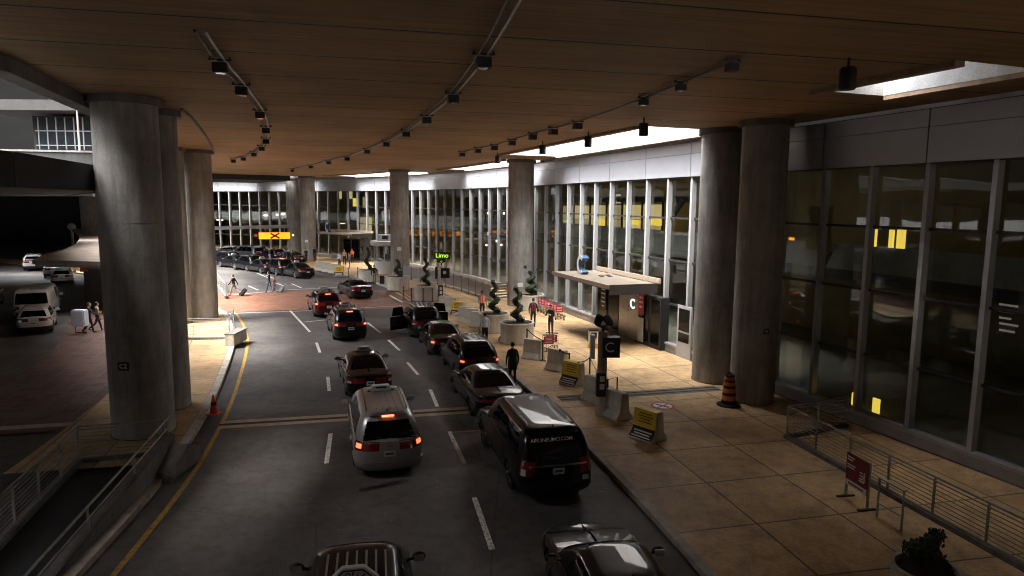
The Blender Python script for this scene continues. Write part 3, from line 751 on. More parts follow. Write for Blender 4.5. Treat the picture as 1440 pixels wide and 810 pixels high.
def patch(rings, ks, us, kk, off, thick=.012):
    """panel that follows a ringed surface: us/kk lists of samples; closed shell"""
    G = []
    for k in kk:
        row = []
        for u in us:
            p = surf(rings, ks, k, u)
            du = surf(rings, ks, k, u + .3) - surf(rings, ks, k, u - .3); dk = surf(rings, ks, min(k + .02, ks[-1]), u) - surf(rings, ks, max(k - .02, ks[0]), u)
            nrm = du.cross(dk).normalized(); row.append((p + nrm * off, p + nrm * (off - thick)))
        G.append(row)
    mb = MB(); nu, nk = len(us), len(kk)
    f = mb.add([q[0] for r in G for q in r], [(j * nu + i, j * nu + i + 1, (j + 1) * nu + i + 1, (j + 1) * nu + i) for j in range(nk - 1) for i in range(nu - 1)])
    mb.add([q[1] for r in G for q in r], [])
    h = nu * nk
    ed = [(i, i + 1) for i in range(nu - 1)] + [(j * nu + nu - 1, (j + 1) * nu + nu - 1) for j in range(nk - 1)] + [((nk - 1) * nu + i + 1, (nk - 1) * nu + i) for i in range(nu - 2, -1, -1)] + [((j + 1) * nu, j * nu) for j in range(nk - 2, -1, -1)]
    for a, b_ in ed: mb.f.append([b_, a, a + h, b_ + h]); mb.mi.append(0)
    return mb
lin = lambda a, b_, n: [a + (b_ - a) * i / (n - 1) for i in range(n)]
def lerpz(pts, y):
    if y <= pts[0][0]: return pts[0][1]
    for (a, za), (b_, zb) in zip(pts, pts[1:]):
        if y <= b_:
            t = (y - a) / (b_ - a); t = t * t * (3 - 2 * t); return za + (zb - za) * t
    return pts[-1][1]
# indices of the outline
RS0, FC0, FR0, LC0, LS0, RLC, RE0, RRC = 0, NS, NS + NC, NS + NC + NF, NS + 2 * NC + NF, 2 * NS + 2 * NC + NF, 2 * NS + 3 * NC + NF, 2 * NS + 3 * NC + 2 * NF
CARCACHE = {}
def make_car(name, S, paint):
    """vehicle from a dimension table S; local +Y is forward, origin on the ground below its middle"""
    t = bpy.data.objects.new(name, None); COL.objects.link(t); t.empty_display_size = .3
    L, W, H, zb = S['L'], S['W'], S['H'], S['belt']
    yr, yf = -L / 2, L / 2; hw = W / 2; zbot = S.get('bot', .21)
    sh = S['shoulder']                                                      # (y, z) shoulder line
    vs_ = [0, .06, .18, .36, .55, .75, .9, .97, 1.0]
    inx = [.90, .955, .985, 1.0, 1.0, .99, .972, .955, .93]
    rear = S.get('rearprof', [.10, .03, .0, -.015, .0, .03, .05, .06, .08]); front = S.get('frontprof', [.16, .05, .01, .0, .015, .05, .10, .14, .19])
    rings = []
    for v_, ix, rp, fp in zip(vs_, inx, rear, front):
        o = outline(hw * ix, yr + rp, yf - fp, S.get('rc', .32), S.get('bowf', .16), S.get('bowr', .07), .05)
        rings.append([Vector((x, y, zbot + v_ * (lerpz(sh, y) - zbot))) for x, y in o])
    shell = list(rings)
    top = rings[-1]
    for s_ in (.93, .75, .5, .22, .03):
        shell.append([Vector((p.x * s_, p.y * (.985 if s_ > .9 else (.985 - (.9 - s_) * .03)), lerpz(sh, p.y) + S.get('crown', .045) * (1 - s_ ** 2))) for p in top])
    mb = MB(); mb.loft(shell)
    wr = S['wheel']; wy = (S['axf'], S['axr'])
    body = mb.build('body', [paint, 'black_plastic'], t)
    cb = MB()
    for y in wy:
        for sx in (-1, 1):
            cb.lathe([(wr + .055, -.28), (wr + .055, .2)], (sx * (hw - .02) if sx > 0 else -hw + .02, y, wr), 32, 0, 'X')
            cb.v[-64:] = [Vector((sx * abs(v.x) if False else v.x, v.y, v.z)) for v in cb.v[-64:]]
    # each cutter must reach inwards from the flank
    cb2 = MB()
    for y in wy:
        for sx in (-1, 1):
            a, b_ = sx * (hw - .30), sx * (hw + .15)
            cb2.lathe([(wr + .055, min(a, b_)), (wr + .055, max(a, b_))], (0, y, wr - .005), 32, 0, 'X')
    cut = cb2.build('cutter', 'black_plastic')
    md = body.modifiers.new('b', 'BOOLEAN'); md.object = cut; md.operation = 'DIFFERENCE'; md.solver = 'EXACT'; md.material_mode = 'TRANSFER'
    me = evalmesh(body); body.modifiers.clear(); body.data = me; me.name = 'body'; bpy.data.objects.remove(cut)
    me.polygons.foreach_set('use_smooth', [True] * len(me.polygons)); me.set_sharp_from_angle(angle=R(38))
    # cabin
    cbx = S['cabin']                                                         # base/roof: hw, yr, yf
    ks = [0, .15, .35, .6, .82, .94, 1.0]; crs = []
    ease = lambda k: k + .10 * math.sin(math.pi * k)                          # slightly barrelled
    for k in ks:
        e = lambda a, b_: a + (b_ - a) * k
        kb = 1 - (1 - k)
        hwk = e(cbx['hw0'], cbx['hw1']) + .035 * math.sin(math.pi * k) - (.05 if k == 1 else .015 if k > .9 else 0)
        yrk = e(cbx['yr0'], cbx['yr1']) - cbx.get('rb', .05) * math.sin(math.pi * k) + (.05 if k == 1 else .015 if k > .9 else 0)
        yfk = e(cbx['yf0'], cbx['yf1']) + cbx.get('fb', .05) * math.sin(math.pi * k) - (.05 if k == 1 else .015 if k > .9 else 0)
        z0 = zb - .05; zt = H - .055
        o = outline(hwk, yrk, yfk, cbx.get('rc', .22), .12 * (1 - k * .4), .07, .03)
        crs.append([Vector((x, y, z0 + (zt - z0) * (k if k < .95 else k))) for x, y in o])
    sh2 = list(crs)
    yc = (cbx['yr1'] + cbx['yf1']) / 2
    for s_, dz in ((.94, .022), (.8, .036), (.5, .05), (.2, .055), (.03, .056)):
        sh2.append([Vector((p.x * s_, yc + (p.y - yc) * (1 - (1 - s_) * .35), p.z + dz)) for p in crs[-1]])
    mb = MB(); mb.loft(sh2); mb.build('cabin', paint, t, smooth=40)
    ck = ks
    # glass
    ky = S.get('glassk', (.10, .90))
    kk = lin(ky[0], ky[1], 6)
    patch(crs, ck, lin(FR0 - 1.6, FR0 + NF + 1.6, 16), lin(.06, .93, 7), .006).build('windshield', 'car_glass', t, smooth=40)
    rk = S.get('rearglass', (.08, .90))
    rg = patch(crs, ck, lin(RE0 - 1.2, RE0 + NF + 1.2, 16), lin(rk[0], rk[1], 7), .006).build('rear_window', 'car_glass', t, smooth=40)
    for a, b_ in S['windows']:                                               # fractions of the side, rear to front
        patch(crs, ck, lin(RS0 + a * NS, RS0 + b_ * NS, 8), kk, .006).build('side_window', 'car_glass', t, smooth=40)
        patch(crs, ck, lin(LS0 + (1 - b_) * NS, LS0 + (1 - a) * NS, 8), kk, .006).build('side_window', 'car_glass', t, smooth=40)
    if S.get('chrome'):
        a, b_ = S['windows'][0][0] - .01, S['windows'][-1][1] + .01
        for u0, u1 in ((RS0 + a * NS, RS0 + b_ * NS), (LS0 + (1 - b_) * NS, LS0 + (1 - a) * NS)):
            patch(crs, ck, lin(u0, u1, 14), lin(ky[1] + .005, ky[1] + .035, 2), .010).build('window_trim', 'chrome', t)
            patch(crs, ck, lin(u0, u1, 14), lin(ky[0] - .03, ky[0] - .005, 2), .010).build('window_trim', 'chrome', t)
    # doors between the wheel arches
    def ufrac(y): return (y - (yr + .32)) / (L - .64)
    y0, y1 = S['axr'] + wr + .12, S['axf'] - wr - .12; ym_ = (y0 + y1) / 2 - .05
    for a, b_ in ((y0 - (.0), ym_ - .008), (ym_ + .008, y1)):
        fa, fb = ufrac(a), ufrac(b_)
        for u0, u1 in ((RS0 + fa * NS, RS0 + fb * NS), (LS0 + (1 - fb) * NS, LS0 + (1 - fa) * NS)):
            dr = patch(rings, vs_, lin(u0, u1, 10), lin(.14, .955, 8), .005).build('door', paint, t, smooth=40)
            side_ = 1 if u0 < NS else -1
            uh = u0 + .16 * (u1 - u0) if side_ > 0 else u1 - .16 * (u1 - u0)
            ph = surf(rings, vs_, .82, uh)
            hb = MB(); hb.box((ph.x + side_ * .02, ph.y, ph.z), (.03, .17, .03)); hb.build('handle', 'chrome' if S.get('chrome') else paint, dr, bevel=.006)
    # tailgate or boot lid, bumper, lights
    tg = patch(rings, vs_, lin(RE0 + .2, RE0 + NF - .2, 12), lin(S.get('tg0', .40), .965, 6), .006).build('tailgate' if S.get('hatch') else 'boot_lid', paint, t, smooth=40)
    patch(rings, vs_, lin(RLC - 2.0, RRC + NC + 2.0, 30), lin(.02, S.get('tg0', .40) - .03, 5), .018, .03).build('rear_bumper', S.get('bumper', paint), t, smooth=40)
    patch(rings, vs_, lin(FC0 - 1.0, LS0 + 1.0, 28), lin(.02, .42, 5), .014, .03).build('front_bumper', paint, t, smooth=40)
    patch(rings, vs_, lin(FR0 + 1.5, FR0 + NF - 1.5, 8), lin(.32, .72, 4), .02, .03).build('grille', 'black_plastic', t)
    l0_, l1_ = S.get('tail', (.60, .86)); wdt = S.get('tailw', 3.2)
    for u0, u1 in ((RLC + 1.0, RE0 + wdt), (RRC - wdt, RRC + NC - 1.0)):
        tl = patch(rings, vs_, lin(u0, u1, 10), lin(l0_, l1_, 4), .012, .02).build('taillight', S.get('tailmat', 'tail_red'), t, smooth=40)
        out = u0 if u0 < RE0 else u1
        c0, c1 = sorted((out + (.9 if u0 < RE0 else -.9), out + (3.0 if u0 < RE0 else -3.0)))
        if S.get('lit'):
            patch(rings, vs_, lin(c0, c1, 6), lin(l0_ + .08, l1_ - .06, 3), .018, .01).build('lens', S['lit'], tl, smooth=40)
        else:
            patch(rings, vs_, lin(c0, c1, 6), lin(l0_ + .02, (l0_ + l1_) / 2 - .01, 3), .018, .01).build('lens', 'lamp_clear', tl, smooth=40)
    if S.get('chromebar'):
        patch(rings, vs_, lin(RE0 + wdt - 2.2 + .4, RRC - wdt + 1.8, 10), lin(S['chromebar'], S['chromebar'] + .05, 2), .022, .02).build('chrome_bar', 'chrome', t)
    for u0, u1 in ((FC0 + .5, FR0 + 2.0), (LC0 - 2.0, LS0 - .5)):
        patch(rings, vs_, lin(u0, u1, 8), lin(.62, .86, 4), .012, .02).build('headlight', 'lamp_clear', t, smooth=40)
    pk = S.get('plate', .66); pp = surf(rings, vs_, pk, RE0 + NF / 2)
    pb = MB(); pb.box((0, pp.y - .018, pp.z), (.31, .02, .16)); pl = pb.build('licence_plate', 'plate_white', t, bevel=.004)
    pb = MB(); pb.box((0, pp.y - .030, pp.z + .005), (.22, .006, .06)); pb.build('plate_band', 'plate_blue', pl)
    if S.get('emblem'):
        pe = surf(rings, vs_, .90, RE0 + NF / 2); eb = MB(); eb.lathe([(.055, -.008), (.07, -.008), (.07, .008), (.055, .008)], (0, 0, 0), 16, 0, 'Z', False)
        eb.v = [Vector((v.x * 1.25, pe.y - .02 + v.z, pe.z + v.y * .85)) for v in eb.v]; eb.build('emblem', 'chrome', tg)
    # exhaust
    eb = MB(); eb.lathe([(.035, yr + .10), (.04, yr - .02)], (0, 0, 0), 12); eb.v = [Vector((v.x + hw * .6, v.z, v.y + zbot + .04)) for v in eb.v]; eb.build('exhaust', 'steel', t)
    # underside shade pan
    ub = MB(); ub.box((0, 0, zbot + .02), (W * .8, L * .86, .08)); ub.build('chassis', 'black_plastic', t)
    # mirrors
    for sx in (-1, 1):
        ym2 = cbx['yf0'] - .32 - (cbx['yf0'] - cbx['yf1']) * .25; q = MB()
        q.ball((sx * (hw + .10), ym2, zb + .09), (.13, .075, .09), 14, 8); q.tube([(sx * (hw - .10), ym2 + .02, zb + .03), (sx * (hw + .06), ym2, zb + .06)], .03, 8)
        m_ = q.build('side_mirror', paint if S.get('mirrorpaint', True) else 'black_plastic', t, smooth=50)
        q = MB(); q.box((sx * (hw + .10), ym2 - .072, zb + .09), (.19, .012, .12)); q.build('mirror_glass', 'lamp_clear', m_, bevel=.004)
    # wheels
    for y in wy:
        for sx in (-1, 1):
            xo = sx * (hw - .035); w_ = .22
            tp = [(wr * .66, -w_ / 2 + .01), (wr * .93, -w_ / 2), (wr, -w_ / 2 + .035), (wr, w_ / 2 - .035), (wr * .93, w_ / 2), (wr * .66, w_ / 2 - .01)]
            wt = MB(); wt.lathe([(r_, x_ - sx * 0) for r_, x_ in tp], (xo - sx * w_ / 2, y, wr), 32, 0, 'X', True); wl = wt.build('wheel', 'rubber', t, smooth=35)
            rm = MB()
            rm.lathe([(wr * .60, 0), (wr * .68, 0), (wr * .68, .02), (wr * .60, .02)], (xo - .01, y, wr), 32, 0, 'X', False)
            for k in range(S.get('spokes', 5)):
                a = 2 * math.pi * k / S.get('spokes', 5)
                rm.bar((xo + sx * .004, y + math.cos(a) * .03, wr + math.sin(a) * .03), (xo + sx * .0, y + math.cos(a) * wr * .63, wr + math.sin(a) * wr * .63), .02, wr * .17)
            rm.lathe([(.06, -.012), (.05, .016)], (xo, y, wr), 16, 0, 'X'); rm.build('rim', 'rim_alloy', wl)
    t['_dims'] = 0; del t['_dims']
    # roof fittings
    zr = H - .005
    if S.get('rails'):
        for sx in (-1, 1):
            x = sx * (cbx['hw1'] - .13); q = MB(); a, b_ = cbx['yr1'] + .25, cbx['yf1'] - .35
            q.tube([(x, a, zr - .035), (x, a + .12, zr + .035), (x, (a + b_) / 2, zr + .05), (x, b_ - .12, zr + .04), (x, b_, zr - .03)], .022, 8)
            q.build('roof_rail', S['rails'], t, smooth=40)
    if S.get('ribs'):
        for i in range(S['ribs']):
            x = (i - (S['ribs'] - 1) / 2) * cbx['hw1'] * 1.35 / (S['ribs'] - 1) ; q = MB()
            q.bar((x, cbx['yr1'] + .3, zr + .018 - .05 * (x / cbx['hw1']) ** 2), (x, cbx['yf1'] - .35, zr + .016 - .05 * (x / cbx['hw1']) ** 2), .035, .022); q.build('roof_rib', S.get('ribmat', paint), t, bevel=.006)
    q = MB(); q.tube([(0, cbx['yr1'] + .12, zr - .06), (0, cbx['yr1'] + .06, zr + .05)], .02, 6); q.build('antenna', 'black_plastic', t)
    if S.get('spoiler'):
        q = patch(crs, ck, lin(RE0 - .6, RE0 + NF + .6, 12), lin(.915, 1.0, 3), .05, .055); sp_ = q.build('spoiler', paint, t, smooth=40)
        if S.get('highlight'):
            c = surf(crs, ck, .955, RE0 + NF / 2); q = MB(); q.box((0, c.y - .06, c.z), (.34, .02, .045)); q.build('brake_lamp', S['highlight'], sp_)
    elif S.get('highlight'):
        c = surf(crs, ck, .12, RE0 + NF / 2); q = MB(); q.box((0, c.y - .01, c.z + .02), (.3, .03, .03)); q.build('brake_lamp', S['highlight'], t)
    if S.get('wiper'):
        a, b_ = surf(crs, ck, .11, RE0 + NF / 2), surf(crs, ck, .2, RE0 + 3); q = MB(); q.bar(a + Vector((0, -.02, 0)), b_ + Vector((0, -.02, 0)), .015, .015); q.build('wiper', 'black_plastic', t)
    t.location = (0, 0, 0)
    return t
def roof_sign(t, y, z, w=.62, col='kiosk_white', band='sign_black'):
    q = MB(); q.box((0, y, z + .09), (w, .24, .18), taper=.78); s_ = q.build('roof_sign', col, t, bevel=.015)
    q = MB(); q.box((0, y - .113, z + .115), (w * .5, .012, .05)); q.build('sign_band', band, s_)
    q = MB(); q.box((0, y, z + .0), (w * 1.25, .2, .03)); q.build('sign_bar', 'black_plastic', s_)
SED = dict(L=4.9, W=1.84, H=1.46, belt=.94, wheel=.335, axf=1.42, axr=-1.40, rc=.34, bowf=.2, bowr=.1,
           shoulder=[(-2.45, .98), (-1.7, 1.03), (-.9, .97), (1.0, .94), (1.6, .86), (2.3, .68)],
           cabin=dict(hw0=.86, hw1=.60, yr0=-1.95, yr1=-.92, yf0=1.15, yf1=.25, rc=.2, rb=.02), windows=[(.22, .5), (.525, .80)], glassk=(.14, .86), rearglass=(.1, .93), plate=.62, tail=(.62, .88), tailw=3.2, tg0=.45, highlight='tail_red')
LIM = dict(SED, L=5.15, W=1.9, H=1.5, axf=1.55, axr=-1.48, chrome=True, tail=(.70, .84), tailw=5.5, chromebar=.76, shoulder=[(-2.6, 1.0), (-1.8, 1.06), (-1, .99), (1, .95), (1.7, .88), (2.45, .7)],
           cabin=dict(hw0=.88, hw1=.61, yr0=-2.15, yr1=-1.0, yf0=1.2, yf1=.3, rc=.2, rb=.02))
SUVM = dict(L=4.6, W=1.86, H=1.70, belt=1.06, wheel=.36, axf=1.36, axr=-1.34, rc=.34, bowf=.16, bowr=.1, hatch=True, bot=.24,
            shoulder=[(-2.3, 1.08), (-1, 1.06), (.9, 1.03), (1.4, .98), (2.2, .78)], cabin=dict(hw0=.88, hw1=.65, yr0=-2.2, yr1=-1.75, yf0=1.15, yf1=.40, rc=.24, rb=.08),
            windows=[(.04, .2), (.225, .5), (.525, .82)], glassk=(.12, .86), rearglass=(.06, .80), spoiler=True, rails='rim_alloy', tail=(.72, .95), tailw=3.0, tg0=.36, plate=.60, emblem=True, bumper='black_plastic', wiper=True)
BIG = dict(SUVM, L=5.65, W=2.03, H=1.93, belt=1.19, wheel=.41, axf=1.72, axr=-1.60, bot=.30, rc=.24, bowr=.05, rearprof=[.10, .02, -.02, -.03, .0, .01, .02, .03, .04],
           shoulder=[(-2.8, 1.2), (1.3, 1.18), (1.8, 1.13), (2.7, .98)], cabin=dict(hw0=.97, hw1=.77, yr0=-2.74, yr1=-2.42, yf0=1.45, yf1=.78, rc=.2, rb=.06),
           windows=[(.05, .33), (.35, .60), (.62, .86)], tail=(.56, .98), tailw=1.0, chrome=True, chromebar=.82, plate=.68, spoiler=True, emblem=False, rearglass=(.03, .86))
VAN = dict(SUVM, L=5.09, W=1.98, H=1.77, belt=1.05, wheel=.35, axf=1.62, axr=-1.42, bot=.22, rc=.34, bowf=.2, bowr=.13, shoulder=[(-2.55, 1.06), (-.5, 1.08), (1.5, 1.02), (2.0, .94), (2.5, .74)],
           cabin=dict(hw0=.93, hw1=.70, yr0=-2.42, yr1=-2.12, yf0=1.85, yf1=.80, rc=.26, rb=.08), windows=[(.05, .34), (.36, .60), (.62, .84)], tail=(.70, .99), tailw=3.2, tailmat='tail_red', ribs=6, rails='black_plastic',
           plate=.60, tg0=.36, bumper=None, rearglass=(.02, .78), highlight='lit_brake')
CARGO = dict(BIG, L=5.6, W=2.0, H=2.1, belt=1.2, rails=None, windows=[(.62, .84)], chrome=False, chromebar=None, spoiler=False, cabin=dict(hw0=.97, hw1=.86, yr0=-2.74, yr1=-2.62, yf0=2.1, yf1=1.4, rc=.16, rb=.02), tail=(.3, .9), tailw=.6, rearglass=(.10, .84), glassk=(.14, .84))
HATCH = dict(SUVM, L=4.2, W=1.76, H=1.47, belt=.93, wheel=.31, axf=1.25, axr=-1.22, bot=.2, shoulder=[(-2.1, .98), (-1, .95), (.8, .92), (1.3, .86), (2.0, .68)], cabin=dict(hw0=.82, hw1=.6, yr0=-2.0, yr1=-1.4, yf0=1.2, yf1=.4, rc=.22, rb=.06), rails=None, emblem=False)
VAN['bumper'] = 'paint_silver'
def put(t, name, label, rear_px=None, z=.0, front_px=None, dyaw=0.0, S=None, group=None, cat='car', pos=None, rz=None):
    """stand a vehicle so that the middle of its rear (or front) bumper is where the survey says"""
    t.name = name
    p = at(*(rear_px or front_px), z) if pos is None else Vector((pos[0], pos[1], 0))
    a = (headat(p) if rz is None else rz) + R(dyaw)
    d = Vector((-math.sin(a), math.cos(a), 0)); o = 0 if pos is not None else (S['L'] / 2 if rear_px else -S['L'] / 2)
    q = Vector((p.x, p.y, 0)) + d * o
    t.location = (q.x, q.y, 0.012); t.rotation_euler = (0, 0, a)
    return tag(t, label, cat, group)
GQ = 'vehicles in the pick-up lanes'
BL = 'paint_black'
# --- near cars, front to back
t = make_car('taxi_van', dict(VAN, ribs=7, ribmat='galvanised', bumper=BL, highlight='tail_red', rails=None), BL); put(t, 'taxi_van', 'black taxi van with white octagonal roof sign, cut off by the bottom edge', front_px=(507, 760), z=.9, S=VAN, group=GQ, cat='taxi')  # pale metal ribs stand in for reflections along the black roof
sgn = MB(); oc = [(.40 * math.cos(R(22.5 + 45 * i)), .40 * math.sin(R(22.5 + 45 * i))) for i in range(8)]
ysg = -1.35; sgn.loft([[Vector((x, ysg + dy, 1.80 + .37 + z * .92)) for x, z in oc] for dy in (-.05, .05)])
rs = sgn.build('roof_sign', 'plate_white', t, bevel=.012)
for s_, m_ in ((.365, 'sign_black'), (.34, 'plate_white')):
    q = MB(); q.loft([[Vector((x / .40 * s_, ysg - dy, 2.17 + z * .92 / .40 * s_)) for x, z in oc] for dy in (.045, .053 if s_ > .35 else .056)]); q.build('sign_border', m_, rs)
for i, ch in enumerate('AEROFLEET'):
    a = R(155 - i * 130 / 8); c = Vector((.265 * math.cos(a), ysg - .058, 2.17 + .92 * .265 * math.sin(a)))
    text(ch, .10, 'sign_black', rs, frame(c, (math.sin(a), 0, -math.cos(a)), (math.cos(a), 0, math.sin(a))), 'lettering', .003, bold=.002)
q = MB(); q.box((0, ysg, 1.79), (1.0, .10, .05)); q.tube([(-.45, ysg, 1.8), (-.45, ysg, 1.95)], .03); q.tube([(.45, ysg, 1.8), (.45, ysg, 1.95)], .03); q.build('sign_bar', 'galvanised', rs)
t = make_car('sedan', dict(LIM, highlight='tail_red'), BL); put(t, 'sedan', 'glossy black sedan at the bottom right, nearest the kerb and cut off', front_px=(816, 742), z=.62, S=LIM, dyaw=-3, group=GQ)
t = make_car('taxi_minivan', dict(VAN, lit='lit_marker', emblem=True), 'paint_silver'); put(t, 'taxi_minivan', 'silver taxi minivan with white roof sign and lit brake lights', rear_px=(548, 659), z=.25, S=VAN, dyaw=2, group=GQ, cat='taxi')
roof_sign(t, .15, 1.77, .66)
t = make_car('large_suv', BIG, BL); put(t, 'large_suv', 'large black limousine SUV with white web address across its rear window', rear_px=(784, 695), z=.28, S=BIG, dyaw=1.5, group=GQ, cat='suv')
rw = [c for c in t.children if c.name.startswith('rear_window')][0]
# lettering lies on the rear glass
def on_glass(t, S, k, x, body, size):
    c = S['cabin']; z0, zt = S['belt'] - .05, S['H'] - .055
    f_ = lambda k: Vector((x, c['yr0'] + (c['yr1'] - c['yr0']) * k - c['rb'] * math.sin(math.pi * k) - .07 - .015, z0 + (zt - z0) * k))
    p, up = f_(k), f_(k + .05) - f_(k - .05)
    return text(body, size, 'sign_white', rw, frame(p, (1, 0, 0), up), 'lettering', .002, bold=.001)
on_glass(t, BIG, .72, -.12, 'AIRLINELIMO.COM', .135)
q = MB(); q.box((.73, -2.90, .70), (.16, .02, .13)); q.build('sticker', 'plate_white', t)
t = make_car('taxi_sedan', dict(SED, chrome=False, tailw=3.6), BL); put(t, 'taxi_sedan', 'black taxi sedan with pale roof sign in the middle lane', rear_px=(521, 554), z=.25, S=SED, dyaw=2, group=GQ, cat='taxi')
roof_sign(t, -.05, 1.46, .6, 'lamp_clear', 'plate_blue'); midtaxi = t
q = MB(); q.box((-.45, -2.47, .52), (.3, .02, .14)); q.build('sticker', 'plate_white', t)
q = MB(); q.box((-.02, -2.415, .83), (.42, .02, .08)); q.build('amber_strip', 'tail_amber', t)
t = make_car('limousine_sedan', LIM, BL); put(t, 'limousine_sedan', 'black limousine sedan with chrome window trim just ahead of the large SUV', rear_px=(706, 583), z=.3, S=LIM, dyaw=2, group=GQ); limo = t
t = make_car('compact_suv', dict(SUVM, lit='lit_marker', bumper=BL), BL); put(t, 'compact_suv', 'black compact SUV with glowing tail lights beside the man in a dark coat', rear_px=(676, 529), z=.3, S=SUVM, dyaw=1, group=GQ, cat='suv'); csuv = t
t = make_car('sedan', dict(SED, lit='lit_marker', highlight=None), BL); put(t, 'sedan', 'black sedan with amber tail light squeezed behind the compact SUV', rear_px=(631, 495), z=.3, S=SED, dyaw=-2, group=GQ)
t = make_car('suv', dict(SUVM, H=1.75, rails='black_plastic'), BL); put(t, 'suv', 'black SUV with its left rear door and right front door open', rear_px=(602, 470), z=.3, S=SUVM, dyaw=0, group=GQ, cat='suv')
def open_door(t, sx, hinge_y, ang, ln=1.05):
    q = MB(); q.box((0, -ln / 2, .66), (.07, ln, .78)); d_ = q.build('open_door', BL, t, bevel=.02)
    q = MB(); q.box((0, -ln / 2 + .03, 1.33), (.025, ln * .8, .5), taper=.8); q.build('door_glass', 'car_glass', d_)
    q = MB(); q.box((-sx * .045, -ln / 2, .72), (.03, ln * .7, .4)); q.build('door_trim', 'black_plastic', d_)
    d_.location = (sx * .93, hinge_y, 0); d_.rotation_euler = (0, 0, sx * R(ang))
open_door(t, -1, -.05, 62); open_door(t, 1, 1.0, 55)
t = make_car('taxi_suv', dict(SUVM, lit='lit_brake', highlight='lit_brake', bumper=BL), BL); put(t, 'taxi_suv', 'dark taxi SUV with bright red brake lights below the crosswalk', rear_px=(494, 473), z=.3, S=SUVM, dyaw=2, group=GQ, cat='taxi'); roof_sign(t, .1, 1.7, .55, 'lamp_clear')
t = make_car('taxi_suv', dict(SUVM, lit='lit_brake', highlight='lit_brake', bumper='paint_red', H=1.62), 'paint_red'); put(t, 'taxi_suv', 'dark red taxi braking on the brick crosswalk', rear_px=(463, 441), z=.3, S=SUVM, dyaw=3, group=GQ, cat='taxi'); roof_sign(t, .1, 1.62, .6)
t = make_car('coupe', dict(SED, H=1.40, L=4.75), BL); put(t, 'coupe', 'black coupe on the crosswalk right of the red taxi', rear_px=(511, 416), z=.3, S=SED, dyaw=8, group=GQ)
t = make_car('cab', dict(SED, lit='tail_amber', H=1.5), BL); put(t, 'cab', 'black cab with amber lights, nearest of the distant queue', rear_px=(433, 388), z=.3, S=SED, dyaw=6, group=GQ, cat='taxi'); cab = t
roof_sign(t, 0, 1.5, .5)
far_suv = make_car('suv', dict(SUVM, rails=None), BL); first = True
FQ = [((405, 384), 0, 'black SUV directly ahead of the amber-lit cab in the distant queue', 's'), ((384, 381), 3, 'black sedan left of the SUV in the distant queue, below the amber sign', 'c'),
      ((364, 378), 3, 'dark SUV below the left end of the amber sign', 's'), ((347, 374), 5, 'black sedan with a bright wheel, in the middle of the distant queue', 'c'), ((333, 371), 5, 'dark SUV third from the far left end of the queue', 's'), ((321, 367), 6, 'black sedan at the far left end of the distant queue', 'c'),
      ((424, 368), 0, 'dark car standing by the pale far column', 'c'), ((396, 366), 0, 'dark car in the second far row, under the amber sign', 's'), ((366, 362), 3, 'silver topped car in the second far row left of the amber sign', 'v'), ((338, 358), 5, 'grey car in the farthest row, left end', 'g')]
protos = {'s': far_suv, 'c': cab}
for i, (p_, dy, lb, kind) in enumerate(FQ):
    if kind == 's': o = far_suv if first else copy_tree(far_suv); first = False; S_ = SUVM
    elif kind == 'c': o = copy_tree(midtaxi); S_ = SED
    elif kind == 'v': o = make_car('minivan', dict(VAN, highlight='tail_red'), 'paint_grey'); protos['v'] = o; S_ = VAN
    else: o = make_car('hatchback', HATCH, 'paint_grey'); S_ = HATCH; hatch = o
    put(o, {'s': 'suv', 'c': 'sedan', 'v': 'minivan', 'g': 'hatchback'}[kind], lb, rear_px=p_, z=.3, S=S_, dyaw=dy, group='distant queue of cars', cat='car')
# --- parking area on the left
vanw = make_car('cargo_van', CARGO, 'paint_white'); put(vanw, 'cargo_van', 'white cargo van with two rear windows parked on the left', pos=(-30.9, 43.6), rz=R(28), S=CARGO, group='cars in the left parking area', cat='van')
whitehatch = make_car('hatchback', HATCH, 'paint_white'); put(whitehatch, 'hatchback', 'pale hatchback parked right in front of the white van', pos=(-28.2, 39.6), rz=R(30), group='cars in the left parking area')
whitesuv = make_car('suv', dict(SUVM), 'paint_white'); put(whitesuv, 'suv', 'white SUV parked under the shelter roof, upper of two', pos=(-45.5, 67), rz=R(30), group='cars in the left parking area', cat='suv')
GP = 'cars in the left parking area'
for pr_, nm, x, y, rz_, lb in ((whitehatch, 'hatchback', -41.2, 61.5, 32, 'white hatchback parked below the white SUV near the shelter'), (whitesuv, 'suv', -52.5, 74, 30, 'white SUV standing behind, beneath the left tip of the shelter roof'),
                           (vanw, 'cargo_van', -62, 78, 36, 'white van in the crowded far left of the parking area'), (whitehatch, 'hatchback', -55.5, 70, 36, 'white hatchback in front of the far white van'), (whitesuv, 'suv', -52.5, 64.5, 36, 'white SUV in the crowded middle of the parking area'),
                           (hatch, 'hatchback', -49.5, 60, 36, 'grey hatchback between white cars in the crowded parking area'), (whitehatch, 'hatchback', -46.6, 56, 36, 'white hatchback nearest in the crowded parking row'), (midtaxi, 'sedan', -42.5, 52.5, 34, 'black sedan parked left of the white van'),
                           (limo, 'sedan', -34.4, 38.2, 32, 'black sedan parked left of the pale hatchback'), (far_suv, 'suv', -37.5, 47.5, 30, 'black SUV parked behind the white van'), (limo, 'sedan', -31.6, 33.5, 34, 'black sedan at the dark left edge of the photo')):
    o = copy_tree(pr_); put(o, nm, lb, pos=(x, y), rz=R(rz_), group=GP)

